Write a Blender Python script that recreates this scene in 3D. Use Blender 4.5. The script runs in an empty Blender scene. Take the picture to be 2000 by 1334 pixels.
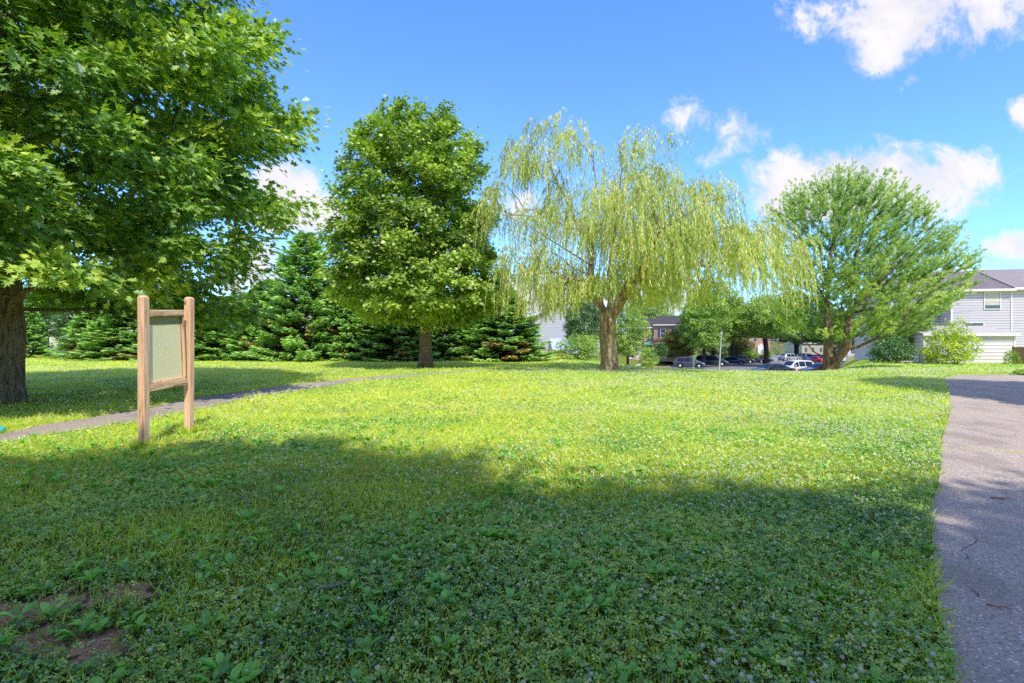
import bpy, math, random
import numpy as np
from mathutils import Vector, Matrix

random.seed(7)
RNG = np.random.default_rng(11)
scn = bpy.context.scene
COL = scn.collection
CAM_H = 1.5
HOR = 660.0      # picture row of the horizon in the 2000 px wide photograph
FPX = 1000.0     # focal length in those pixels

def W(px, d):                 # lateral position of a picture column at depth d
    return (px - 1000.0) / FPX * d
def Z(py, d):
    return CAM_H + (HOR - py) / FPX * d

# ------------------------------------------------------------------ terrain
def sst(a, b, v):
    t = np.clip((np.asarray(v, float) - a) / (b - a), 0, 1)
    return t * t * (3 - 2 * t)

def terrain(x, y):
    x = np.asarray(x, float); y = np.asarray(y, float)
    fwd = sst(19.5, 51, y) * sst(3, 15, x - 0.02 * y)
    v = x - 0.66 * y
    hold = 1 - 0.84 * sst(-3.5, 1.5, v) * (1 - sst(60, 95, y))
    z = -fwd * (2.7 + 0.018 * np.clip(y - 55, 0, 90)) * hold
    z = z + 1.7 * sst(83, 91, y) * (1 - sst(-3, 2, x - .36 * y)) * fwd
    z = z + 0.5 * sst(120, 190, y) * fwd
    z = z + 0.11 * np.exp(-(((x + 4.75) ** 2 + (y - 8.35) ** 2) / 0.55))
    z = z + 0.10 * np.exp(-(((x + 1.0) / 6) ** 2 + ((y - 18) / 4.5) ** 2)) - 0.07 * sst(23, 30, y) * (1 - sst(36, 60, y))
    near = 1 - sst(30, 60, y)
    z = z + near * (0.018 * np.sin(x * 0.9 + 1.3) * np.sin(y * 0.7 + .4) + 0.008 * np.sin(x * 2.9 + y * 1.3) * np.cos(y * 2.3 - x * .7))
    return z
def tz(x, y):
    return float(terrain(x, y))

# ------------------------------------------------------------------ value noise in numpy
_P = RNG.random((64, 64))
def vnoise(x, y):
    xi = np.floor(x).astype(int); yi = np.floor(y).astype(int)
    fx = x - xi; fy = y - yi
    fx = fx * fx * (3 - 2 * fx); fy = fy * fy * (3 - 2 * fy)
    a = _P[xi % 64, yi % 64]; b = _P[(xi + 1) % 64, yi % 64]
    c = _P[xi % 64, (yi + 1) % 64]; d = _P[(xi + 1) % 64, (yi + 1) % 64]
    return (a * (1 - fx) + b * fx) * (1 - fy) + (c * (1 - fx) + d * fx) * fy
def fbm(x, y):
    return 0.55 * vnoise(x, y) + 0.3 * vnoise(x * 2.1 + 7, y * 2.1 + 3) + 0.15 * vnoise(x * 4.3 + 1, y * 4.3 + 9)

# ------------------------------------------------------------------ shader helpers
def new_mat(name):
    m = bpy.data.materials.new(name); m.use_nodes = True
    m.node_tree.nodes.clear()
    return m, m.node_tree
def nd(nt, t, **kw):
    n = nt.nodes.new(t)
    for k, v in kw.items():
        if k.startswith('i_'):
            n.inputs[k[2:].replace('_', ' ')].default_value = v
        else:
            setattr(n, k, v)
    return n
def ramp(nt, stops, fac=None, interp='LINEAR'):
    r = nt.nodes.new('ShaderNodeValToRGB'); r.color_ramp.interpolation = interp
    e = r.color_ramp.elements
    while len(e) < len(stops): e.new(0.5)
    for k, (p, c) in enumerate(stops):
        e[k].position = p; e[k].color = (*c, 1) if len(c) == 3 else c
    if fac is not None: nt.links.new(fac, r.inputs[0])
    return r
def mixc(nt, fac, a, b, mode='MIX'):
    n = nt.nodes.new('ShaderNodeMix'); n.data_type = 'RGBA'; n.blend_type = mode
    for s, v in ((n.inputs[0], fac), (n.inputs[6], a), (n.inputs[7], b)):
        if hasattr(v, 'links'): nt.links.new(v, s)
        elif isinstance(v, (int, float)): s.default_value = v
        else: s.default_value = (*v, 1)
    return n.outputs[2]
def mth(nt, op, a, b=None, c=None, clamp=False):
    n = nt.nodes.new('ShaderNodeMath'); n.operation = op; n.use_clamp = clamp
    for s, v in zip(n.inputs, (a, b, c)):
        if v is None: continue
        if hasattr(v, 'links'): nt.links.new(v, s)
        else: s.default_value = v
    return n.outputs[0]
def coords(nt, scale=(1, 1, 1), kind='Object'):
    tc = nt.nodes.new('ShaderNodeTexCoord'); mp = nt.nodes.new('ShaderNodeMapping')
    mp.inputs['Scale'].default_value = scale
    nt.links.new(tc.outputs[kind], mp.inputs[0])
    return mp.outputs[0]
def noise(nt, vec, scale, detail=4, rough=.55, dist=0):
    n = nt.nodes.new('ShaderNodeTexNoise')
    n.inputs['Scale'].default_value = scale; n.inputs['Detail'].default_value = detail
    n.inputs['Roughness'].default_value = rough; n.inputs['Distortion'].default_value = dist
    if vec is not None: nt.links.new(vec, n.inputs['Vector'])
    return n.outputs['Fac']
def bump(nt, h, strength=.5, dist=.02):
    b = nt.nodes.new('ShaderNodeBump'); b.inputs['Strength'].default_value = strength; b.inputs['Distance'].default_value = dist
    nt.links.new(h, b.inputs['Height']); return b.outputs[0]
def principled(nt, color, rough=.8, normal=None, metal=0, spec=.3, coat=0):
    p = nt.nodes.new('ShaderNodeBsdfPrincipled'); o = nt.nodes.new('ShaderNodeOutputMaterial')
    if hasattr(color, 'links'): nt.links.new(color, p.inputs['Base Color'])
    else: p.inputs['Base Color'].default_value = (*color, 1)
    if hasattr(rough, 'links'): nt.links.new(rough, p.inputs['Roughness'])
    else: p.inputs['Roughness'].default_value = rough
    p.inputs['Metallic'].default_value = metal
    p.inputs['Specular IOR Level'].default_value = spec
    p.inputs['Coat Weight'].default_value = coat
    if normal is not None: nt.links.new(normal, p.inputs['Normal'])
    nt.links.new(p.outputs[0], o.inputs[0]); return p

def leaf_mat(name, stops, trans=.35, gloss=.05, rough=.4, tint=(1.15, 1.25, .45), k=1.0):
    m, nt = new_mat(name)
    stops = [(p, tuple(min(.85, q * k) for q in c)) for p, c in stops]
    at = nd(nt, 'ShaderNodeAttribute', attribute_name='v')
    r = ramp(nt, stops, at.outputs['Fac'])
    d = nd(nt, 'ShaderNodeBsdfDiffuse'); nt.links.new(r.outputs[0], d.inputs[0])
    t = nd(nt, 'ShaderNodeBsdfTranslucent')
    tc = mixc(nt, 1.0, r.outputs[0], tint, 'MULTIPLY'); nt.links.new(tc, t.inputs[0])
    mx = nd(nt, 'ShaderNodeMixShader'); mx.inputs[0].default_value = trans
    nt.links.new(d.outputs[0], mx.inputs[1]); nt.links.new(t.outputs[0], mx.inputs[2])
    g = nd(nt, 'ShaderNodeBsdfGlossy'); g.inputs['Roughness'].default_value = rough; g.inputs[0].default_value = (.9, .95, 1, 1)
    m2 = nd(nt, 'ShaderNodeMixShader'); m2.inputs[0].default_value = gloss
    nt.links.new(mx.outputs[0], m2.inputs[1]); nt.links.new(g.outputs[0], m2.inputs[2])
    o = nd(nt, 'ShaderNodeOutputMaterial'); nt.links.new(m2.outputs[0], o.inputs[0])
    return m

def bark_mat(name, dark, light, vs=(9, 9, 1.6), strength=.9, dist=.04):
    m, nt = new_mat(name)
    v = coords(nt, vs)
    n1 = noise(nt, v, 2.2, 6, .65, .6); n2 = noise(nt, coords(nt, (1, 1, 1)), 1.1, 3)
    r = ramp(nt, [(.36, dark), (.62, light)], n1)
    c = mixc(nt, mth(nt, 'MULTIPLY', n2, .5), r.outputs[0], tuple(x * .6 for x in dark))
    principled(nt, c, .9, bump(nt, n1, strength, dist), spec=.15)
    return m

def plain(name, c, rough=.6, metal=0, spec=.4, var=.12, sc=3, coat=0):
    m, nt = new_mat(name)
    n = noise(nt, coords(nt), sc, 4)
    col = mixc(nt, n, tuple(x * (1 - var) for x in c), tuple(min(1, x * (1 + var)) for x in c))
    principled(nt, col, rough, None, metal, spec, coat)
    return m

def siding_mat(name, c, pitch=.12, dirt=.15):
    m, nt = new_mat(name)
    tc = coords(nt)
    sx = nd(nt, 'ShaderNodeSeparateXYZ'); nt.links.new(tc, sx.inputs[0])
    f = mth(nt, 'FRACT', mth(nt, 'DIVIDE', sx.outputs[2], pitch))
    line = ramp(nt, [(0, (.40, .40, .42)), (.16, (.55, .55, .57)), (.28, (1, 1, 1)), (1, (.92, .92, .92))], f)
    n = noise(nt, coords(nt, (1, 1, .4)), .9, 5)
    base = mixc(nt, n, c, tuple(x * (1 - dirt) for x in c))
    col = mixc(nt, 1.0, base, line.outputs[0], 'MULTIPLY')
    principled(nt, col, .55, None, spec=.3)
    return m

def brick_mat(name, a, b):
    m, nt = new_mat(name)
    tc = coords(nt)
    sx = nd(nt, 'ShaderNodeSeparateXYZ'); nt.links.new(tc, sx.inputs[0])
    cb = nd(nt, 'ShaderNodeCombineXYZ')
    nt.links.new(mth(nt, 'ADD', sx.outputs[0], sx.outputs[1]), cb.inputs[0]); nt.links.new(sx.outputs[2], cb.inputs[1])
    br = nd(nt, 'ShaderNodeTexBrick'); nt.links.new(cb.outputs[0], br.inputs[0])
    br.inputs['Color1'].default_value = (*a, 1); br.inputs['Color2'].default_value = (*b, 1)
    br.inputs['Mortar'].default_value = (.42, .38, .34, 1); br.inputs['Scale'].default_value = 1
    br.inputs['Brick Width'].default_value = .22; br.inputs['Row Height'].default_value = .075; br.inputs['Mortar Size'].default_value = .01
    principled(nt, br.outputs[0], .85, None, spec=.2)
    return m

def shingle_mat(name, a, b):
    m, nt = new_mat(name)
    tc = coords(nt, (1, 1, 1))
    br = nd(nt, 'ShaderNodeTexBrick')
    sx = nd(nt, 'ShaderNodeSeparateXYZ'); nt.links.new(tc, sx.inputs[0])
    cb = nd(nt, 'ShaderNodeCombineXYZ'); nt.links.new(sx.outputs[0], cb.inputs[0])
    nt.links.new(mth(nt, 'MULTIPLY', sx.outputs[2], 1.8), cb.inputs[1]); nt.links.new(cb.outputs[0], br.inputs[0])
    br.inputs['Color1'].default_value = (*a, 1); br.inputs['Color2'].default_value = (*b, 1)
    br.inputs['Mortar'].default_value = tuple(x * .5 for x in a) + (1,); br.inputs['Scale'].default_value = 1
    br.inputs['Brick Width'].default_value = .4; br.inputs['Row Height'].default_value = .16; br.inputs['Mortar Size'].default_value = .012
    n = noise(nt, tc, 1.3, 5)
    c = mixc(nt, mth(nt, 'MULTIPLY', n, .6), br.outputs[0], tuple(x * .7 for x in b))
    principled(nt, c, .9, None, spec=.2)
    return m

G = {}
M = {}
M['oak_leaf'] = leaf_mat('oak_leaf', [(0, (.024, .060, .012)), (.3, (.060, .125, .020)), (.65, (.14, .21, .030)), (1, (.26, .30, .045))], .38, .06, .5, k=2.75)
M['maple_leaf'] = leaf_mat('maple_leaf', [(0, (.034, .072, .012)), (.45, (.11, .175, .026)), (1, (.24, .30, .05))], .34, .07, .42, k=2.6)
M['willow_leaf'] = leaf_mat('willow_leaf', [(0, (.13, .22, .05)), (.5, (.36, .44, .105)), (.93, (.54, .56, .17)), (1, (.52, .42, .18))], .45, .06, .45, k=1.55)
M['pine_needle'] = leaf_mat('pine_needle', [(0, (.025, .062, .018)), (.5, (.155, .25, .055)), (1, (.34, .43, .10))], .25, .06, .45, k=2.3)
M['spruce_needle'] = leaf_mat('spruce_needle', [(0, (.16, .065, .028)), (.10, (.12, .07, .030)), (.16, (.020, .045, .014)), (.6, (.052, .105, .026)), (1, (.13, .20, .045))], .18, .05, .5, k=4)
M['bright_leaf'] = leaf_mat('bright_leaf', [(0, (.07, .15, .018)), (.5, (.17, .29, .03)), (1, (.34, .43, .05))], .4, .06, k=1.5)
M['fresh_leaf'] = leaf_mat('fresh_leaf', [(0, (.12, .20, .02)), (.5, (.34, .44, .04)), (1, (.60, .64, .08))], .4, .03, k=1.35)
M['dark_leaf'] = leaf_mat('dark_leaf', [(0, (.014, .040, .010)), (.5, (.036, .085, .018)), (1, (.08, .15, .03))], .3, .08, k=2.6)
M['red_leaf'] = leaf_mat('red_leaf', [(0, (.10, .07, .015)), (.4, (.15, .17, .03)), (1, (.34, .30, .05))], .35, .05, k=1.3)
M['pale_leaf'] = leaf_mat('pale_leaf', [(0, (.20, .20, .12)), (1, (.45, .42, .28))], .35, .05)
M['grass'] = leaf_mat('grass_blade', [(0, (.36, .27, .12)), (.08, (.30, .26, .09)), (.14, (.14, .22, .022)), (.6, (.40, .47, .045)), (1, (.52, .54, .08))], .40, .06, .4, k=1.7)
M['clover'] = leaf_mat('clover_leaf', [(0, (.014, .07, .015)), (.5, (.17, .34, .045)), (1, (.50, .62, .09))], .36, .08, .36, k=1.7)
M['weed'] = leaf_mat('weed_leaf', [(0, (.05, .14, .028)), (.5, (.10, .24, .035)), (1, (.18, .34, .05))], .35, .04, .35, k=2.3)
M['flower'] = leaf_mat('clover_flower', [(0, (.60, .38, .22)), (.12, (.85, .79, .66)), (1, (.85, .85, .72))], .25, .02, .5, (1, 1, 1))
M['bark'] = bark_mat('oak_bark', (.12, .088, .066), (.44, .35, .26))
M['bark_maple'] = bark_mat('maple_bark', (.09, .062, .045), (.34, .25, .19))
M['bark_willow'] = bark_mat('willow_bark', (.16, .11, .08), (.66, .50, .37), (6, 6, 1.3), 1.0, .07)
M['bark_pine'] = bark_mat('pine_bark', (.09, .06, .048), (.33, .24, .18), (5, 5, 2))
M['bark_dark'] = bark_mat('dark_bark', (.035, .026, .02), (.12, .09, .07))

# ------------------------------------------------------------------ object helpers
def tag(o, label=None, cat=None, group=None, kind=None):
    if label: o['label'] = label
    if cat: o['category'] = cat
    if group: o['group'] = group
    if kind: o['kind'] = kind
    return o
def empty(name, loc=(0, 0, 0), rz=0.0, label=None, cat=None, group=None):
    o = bpy.data.objects.new(name, None); COL.objects.link(o)
    o.location = loc; o.rotation_euler = (0, 0, rz); o.empty_display_size = .3
    return tag(o, label, cat, group)
def nmesh(name, V, F, mat, v=None, parent=None, smooth=False, fmat=None):
    V = np.asarray(V, np.float32); F = np.asarray(F, np.int32)
    k = F.shape[1]
    me = bpy.data.meshes.new(name)
    me.vertices.add(len(V)); me.vertices.foreach_set('co', V.ravel())
    me.loops.add(F.size); me.loops.foreach_set('vertex_index', F.ravel())
    me.polygons.add(len(F)); me.polygons.foreach_set('loop_start', np.arange(0, F.size, k, dtype=np.int32))
    me.polygons.foreach_set('use_smooth', np.full(len(F), smooth))
    if v is not None:
        a = me.attributes.new('v', 'FLOAT', 'POINT'); a.data.foreach_set('value', np.asarray(v, np.float32).ravel())
    for m in (mat if isinstance(mat, (list, tuple)) else [mat]): me.materials.append(m)
    if fmat is not None: me.polygons.foreach_set('material_index', np.asarray(fmat, np.int32))
    me.update(calc_edges=True)
    o = bpy.data.objects.new(name, me); COL.objects.link(o)
    if parent is not None: o.parent = parent
    return o
def copy_tree(o, parent=None):
    c = o.copy(); COL.objects.link(c)
    if parent is not None: c.parent = parent
    for ch in list(o.children): copy_tree(ch, c)
    return c

class MB:
    """collects boxes, prisms, tubes for one mesh"""
    def __init__(s): s.v = []; s.f = []; s.m = []; s.sm = []
    def add(s, vs, fs, mi=0, smooth=False):
        b = len(s.v); s.v += [tuple(p) for p in vs]
        for f in fs: s.f.append([i + b for i in f]); s.m.append(mi); s.sm.append(smooth)
    def box(s, x0, x1, y0, y1, z0, z1, mi=0):
        s.add([(x0, y0, z0), (x1, y0, z0), (x1, y1, z0), (x0, y1, z0), (x0, y0, z1), (x1, y0, z1), (x1, y1, z1), (x0, y1, z1)],
              [(0, 3, 2, 1), (4, 5, 6, 7), (0, 1, 5, 4), (1, 2, 6, 5), (2, 3, 7, 6), (3, 0, 4, 7)], mi)
    def prism_y(s, prof, y0, y1, mi=0):      # profile in x,z extruded along y
        n = len(prof)
        s.add([(p[0], y0, p[1]) for p in prof] + [(p[0], y1, p[1]) for p in prof],
              [tuple(range(n)), tuple(range(2 * n - 1, n - 1, -1))] + [(i, i + n, (i + 1) % n + n, (i + 1) % n) for i in range(n)], mi)
    def prism_x(s, prof, x0, x1, mi=0):      # profile in y,z extruded along x
        n = len(prof)
        s.add([(x0, p[0], p[1]) for p in prof] + [(x1, p[0], p[1]) for p in prof],
              [tuple(range(n - 1, -1, -1)), tuple(range(n, 2 * n))] + [(i, (i + 1) % n, (i + 1) % n + n, i + n) for i in range(n)], mi)
    def lathe(s, prof, c=(0, 0), n=16, mi=0, axis='z', off=0):
        rings = []
        vs = []
        for r, h in prof:
            for k in range(n):
                a = 2 * math.pi * k / n
                p = (c[0] + r * math.cos(a), c[1] + r * math.sin(a), h)
                if axis == 'y': p = (c[0] + r * math.cos(a), off + h, c[1] + r * math.sin(a))
                vs.append(p)
        fs = []
        for j in range(len(prof) - 1):
            for k in range(n):
                fs.append((j * n + k, j * n + (k + 1) % n, (j + 1) * n + (k + 1) % n, (j + 1) * n + k))
        fs.append(tuple(range(n - 1, -1, -1))); fs.append(tuple((len(prof) - 1) * n + k for k in range(n)))
        s.add(vs, fs, mi, True)
    def tube(s, pts, rad, n=6, mi=0):
        V, F = tube(np.array(pts, float), np.full(len(pts), rad) if np.isscalar(rad) else np.array(rad), n)
        s.add(V.tolist(), F.tolist(), mi, True)
    def build(s, name, mat, parent=None, bevel=0):
        me = bpy.data.meshes.new(name); me.from_pydata(s.v, [], s.f)
        for m in (mat if isinstance(mat, (list, tuple)) else [mat]): me.materials.append(m)
        me.polygons.foreach_set('material_index', s.m); me.polygons.foreach_set('use_smooth', s.sm)
        me.update()
        o = bpy.data.objects.new(name, me); COL.objects.link(o)
        if parent is not None: o.parent = parent
        if bevel:
            b = o.modifiers.new('bevel', 'BEVEL'); b.width = bevel; b.segments = 2; b.limit_method = 'ANGLE'
        return o

def tube(P, R, n=6):
    P = np.asarray(P, float); R = np.asarray(R, float)
    T = np.gradient(P, axis=0); T /= np.linalg.norm(T, axis=1)[:, None] + 1e-9
    up = np.array([0, 0, 1.0]) if abs(T[0, 2]) < .9 else np.array([1.0, 0, 0])
    U = np.zeros_like(P); u = np.cross(T[0], up); u /= np.linalg.norm(u)
    for i in range(len(P)):
        u = u - T[i] * np.dot(u, T[i]); u /= np.linalg.norm(u) + 1e-9; U[i] = u
    Bn = np.cross(T, U)
    a = np.arange(n) * 2 * np.pi / n
    V = P[:, None, :] + R[:, None, None] * (np.cos(a)[None, :, None] * U[:, None, :] + np.sin(a)[None, :, None] * Bn[:, None, :])
    V = V.reshape(-1, 3)
    i, k = np.meshgrid(np.arange(len(P) - 1), np.arange(n), indexing='ij')
    i = i.ravel(); k = k.ravel(); k2 = (k + 1) % n
    F = np.stack([i * n + k, i * n + k2, (i + 1) * n + k2, (i + 1) * n + k], 1)
    return V, F

# ------------------------------------------------------------------ leaves
def norm(a): return a / (np.linalg.norm(a, axis=-1, keepdims=True) + 1e-9)
T_OAK = (np.array([(0, 0, 0), (.27, .30, .06), (0, .44, 0), (0, .26, 0), (.40, .60, .09), (0, .70, 0), (.25, .90, .05),
                   (-.27, .30, .06), (-.40, .60, .09), (-.25, .90, .05), (.07, .6, 0), (-.07, .6, 0), (0, 1.05, -.03), (0, .52, 0)], float),
         np.array([(0, 1, 2), (3, 4, 5), (13, 6, 5), (0, 2, 7), (3, 5, 8), (13, 5, 9), (10, 12, 11)]))
T_MAPLE = (np.array([(0, 0, 0), (.5, .25, .08), (.13, .42, 0), (.40, .72, .06), (.05, .6, 0), (0, 1.0, 0), (-.5, .25, .08), (-.13, .42, 0), (-.40, .72, .06), (-.05, .6, 0)], float),
           np.array([(0, 1, 2), (0, 3, 9), (0, 8, 4), (0, 7, 6), (2, 5, 7)]))
T_SIMPLE = (np.array([(0, 0, 0), (.28, .45, .07), (0, 1, 0), (-.28, .45, .07)], float), np.array([(0, 1, 2), (0, 2, 3)]))
T_WILLOW = (np.array([(0, 0, 0), (.085, .4, .01), (0, 1, 0), (-.085, .4, .01)], float), np.array([(0, 1, 2), (0, 2, 3)]))
T_NEEDLE = (np.array([(-.085, 0, 0), (.085, 0, 0), (0, 1, 0)], float), np.array([(0, 1, 2)]))
T_SPRAY = (np.array([(0, 0, 0), (.16, .35, -.03), (.10, .7, -.05), (0, 1, -.02), (-.16, .35, -.03), (-.10, .7, -.05)], float),
           np.array([(0, 1, 3), (0, 3, 4)]))
def place(tpl, P, D, N, S, val):
    V0, F0 = tpl
    D = norm(D); X = norm(np.cross(D, N)); Nn = np.cross(X, D)
    V = P[:, None, :] + S[:, None, None] * (V0[None, :, 0:1] * X[:, None, :] + V0[None, :, 1:2] * D[:, None, :] + V0[None, :, 2:3] * Nn[:, None, :])
    k = len(V0); n = len(P)
    F = F0[None] + (np.arange(n) * k)[:, None, None]
    return V.reshape(-1, 3), F.reshape(-1, F0.shape[1]), np.repeat(val, k)
def join(parts):
    V, F, A = [], [], []; b = 0
    for v, f, a in parts:
        V.append(v); F.append(f + b); A.append(a); b += len(v)
    return np.concatenate(V), np.concatenate(F), np.concatenate(A)
def rdir(rng, n):
    return norm(rng.normal(size=(n, 3)))

# ------------------------------------------------------------------ branching
class Skel:
    def __init__(s, root):
        s.p = [np.array(root, float)]; s.par = [-1]; s.pl = [0.0]
    def chain(s, pts, start=None, step=.45):
        """a hand-laid limb; start = index of the node it leaves from"""
        i = len(s.p) - 1 if start is None else start
        for q in pts:
            q = np.array(q, float); a = s.p[i]; L = np.linalg.norm(q - a); n = max(1, int(L / step))
            for t in range(1, n + 1):
                w = a + (q - a) * t / n
                s.p.append(w); s.par.append(i); s.pl.append(s.pl[i] + L / n); i = len(s.p) - 1
        return i
    def near(s, q):
        return int(np.argmin(np.linalg.norm(np.array(s.p) - np.array(q), axis=1)))
    def grow(s, pts, rng, bf=.4, step=.5, lift=.25, minh=0.0, wob=.06, up_pen=.6, key=None):
        pts = np.asarray(pts, float)
        root = np.array(s.p)
        d = np.min(np.linalg.norm(pts[:, None] - root[None, ::2], axis=2), axis=1)
        tips = []
        NP = np.zeros((len(s.p) + len(pts) * 40, 3)); PL = np.zeros(len(NP)); n = len(s.p)
        NP[:n] = s.p; PL[:n] = s.pl
        for k in np.argsort(d):
            q = pts[k]
            df = q - NP[:n]
            L = np.linalg.norm(df, axis=1)
            cost = L + bf * PL[:n] + up_pen * np.clip(-df[:, 2], 0, None) + (NP[:n, 2] < minh) * 50
            i = int(np.argmin(cost)); a = NP[i].copy(); LL = L[i]
            m = max(1, int(LL / step))
            bend = rng.normal(size=3) * wob * LL; bend[2] += -lift * LL * .5
            j = i
            for t in range(1, m + 1):
                u = t / m; w = a + (q - a) * u + bend * math.sin(math.pi * u) * (1 if m > 1 else 0)
                NP[n] = w; PL[n] = PL[j] + LL / m; s.p.append(w); s.par.append(j); s.pl.append(PL[n]); j = n; n += 1
            tips.append(j)
        return tips
    def mesh(s, rbase, rtip=.008, flare=.35, flare_h=.6, name='trunk', mat=None, parent=None, sides=5, rough=.0):
        n = len(s.p); P = np.array(s.p); par = np.array(s.par)
        cnt = np.zeros(n); ch = [[] for _ in range(n)]
        for i in range(1, n): ch[par[i]].append(i)
        leaves = [i for i in range(n) if not ch[i]]
        cnt[leaves] = 1
        for i in range(n - 1, 0, -1): cnt[par[i]] += cnt[i]
        e = math.log(max(2, cnt[0])) / math.log(rbase / rtip)
        R = rtip * cnt ** (1 / e)
        s.R = R; s.cnt = cnt
        h = P[:, 2] - P[0, 2]; dd = np.linalg.norm(P[:, :2] - P[0, :2], axis=1)
        R = R * (1 + flare * np.exp(-np.clip(h, 0, None) / flare_h) * (dd < 1.0))
        Vs, Fs = [], []; b = 0
        stack = [(0, None)]
        while stack:
            i, pr = stack.pop()
            pts = [] if pr is None else [P[pr]]; rr = [] if pr is None else [min(R[pr], R[i] * 1.25)]
            j = i
            while True:
                pts.append(P[j]); rr.append(R[j])
                c = ch[j]
                if not c: break
                c = sorted(c, key=lambda t: -cnt[t])
                for o in c[1:]: stack.append((o, j))
                j = c[0]
            if len(pts) < 2: continue
            rr[-1] = rr[-1] * .4
            sd = 16 if rr[0] > .15 else (8 if rr[0] > .05 else sides if rr[0] > .015 else 3)
            if rr[0] > .15 and pr is None:
                pts2 = []; rr2 = []
                for k in range(len(pts) - 1):
                    for t in range(3): pts2.append(pts[k] + (pts[k + 1] - pts[k]) * t / 3); rr2.append(rr[k] + (rr[k + 1] - rr[k]) * t / 3)
                pts2.append(pts[-1]); rr2.append(rr[-1]); pts, rr = pts2, rr2
            V, F = tube(np.array(pts), np.array(rr), sd)
            if rough and sd == 16:
                c0 = np.repeat(np.array(pts), sd, axis=0); a = np.tile(np.arange(sd) * 2 * np.pi / sd, len(pts))
                zz = c0[:, 2]
                f = 1 + rough * (np.sin(a * 5 + zz * 1.1) * .5 + np.sin(a * 3 - zz * 2.3 + 1) * .4 + np.sin(a * 8 + zz * 5) * .25)
                fl = np.exp(-(zz - P[0, 2]) / .35) * .25 * np.sin(a * 5 + 1.0) * (zz - P[0, 2] < 1.2)
                V = c0 + (V - c0) * (f + fl)[:, None]
            Vs.append(V); Fs.append(F + b); b += len(V)
        return nmesh(name, np.concatenate(Vs), np.concatenate(Fs), mat, parent=parent, smooth=True)

def silhouette(rows, cx, d, n, rng, shell=.45, depth=.92, min_r=0.0):
    """rows: (py, left px, right px) of the outline seen in the photograph; gives points in the solid crown"""
    rows = np.array(rows, float)
    zz = Z(rows[:, 0], d); L = W(rows[:, 1], d); Rr = W(rows[:, 2], d)
    o = np.argsort(zz); zz, L, Rr = zz[o], L[o], Rr[o]
    w = (Rr - L) / 2
    zs = np.linspace(zz[0], zz[-1], 200); ws = np.interp(zs, zz, w); cs = np.interp(zs, zz, (L + Rr) / 2)
    pr = ws ** 1.5 + .05; pr /= pr.sum()
    k = rng.choice(200, n, p=pr); t = rng.random(n) * (zs[1] - zs[0])
    r = ws[k] * (min_r + (1 - min_r) * rng.random(n) ** shell); th = rng.random(n) * 2 * np.pi
    return np.stack([cs[k] + r * np.cos(th), d + depth * r * np.sin(th), zs[k] + t], 1)

def spread(P, mind, rng):
    """drop points closer than mind"""
    out = []
    cell = {}
    for p in P:
        c = tuple((p // mind).astype(int)); ok = True
        for a in (-1, 0, 1):
            for b in (-1, 0, 1):
                for e in (-1, 0, 1):
                    for q in cell.get((c[0] + a, c[1] + b, c[2] + e), ()):
                        if (q[0] - p[0]) ** 2 + (q[1] - p[1]) ** 2 + (q[2] - p[2]) ** 2 < mind * mind: ok = False
        if ok: out.append(p); cell.setdefault(c, []).append(p)
    return np.array(out)

def clump_leaves(tips, centre, rng, per, R, size, tpl, flat=.6, droop=.3, vbase=.5, vvar=.18, clump_var=.18):
    """leaves in sprays round the branch tips"""
    n = len(tips)
    k = np.repeat(np.arange(n), rng.poisson(per, n))
    m = len(k)
    out = norm(tips - centre) ; out[:, 2] = out[:, 2] * .4 + .05; out = norm(out)
    cs = R * (.7 + .6 * rng.random(n))
    off = rng.normal(size=(m, 3)) * .45; off[:, 2] *= flat
    P = tips[k] + off * cs[k][:, None] + out[k] * (cs[k] * rng.normal(size=m) * .25)[:, None]
    P[:, 2] -= .18 * (off[:, 0] ** 2 + off[:, 1] ** 2) * cs[k]
    D = norm(off + .6 * out[k] + rng.normal(size=(m, 3)) * .45); D[:, 2] -= droop; D = norm(D)
    N = norm(np.array([0, 0, 1.0]) + .55 * out[k] + rng.normal(size=(m, 3)) * .5)
    S = size * (.65 + .6 * rng.random(m))
    cv = rng.normal(size=n) * clump_var
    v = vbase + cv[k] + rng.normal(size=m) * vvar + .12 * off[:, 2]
    return place(tpl, P, D, N, S, np.clip(v, 0.0, 1))

def local(root, arr):
    return arr - np.array(root)[None]

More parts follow.
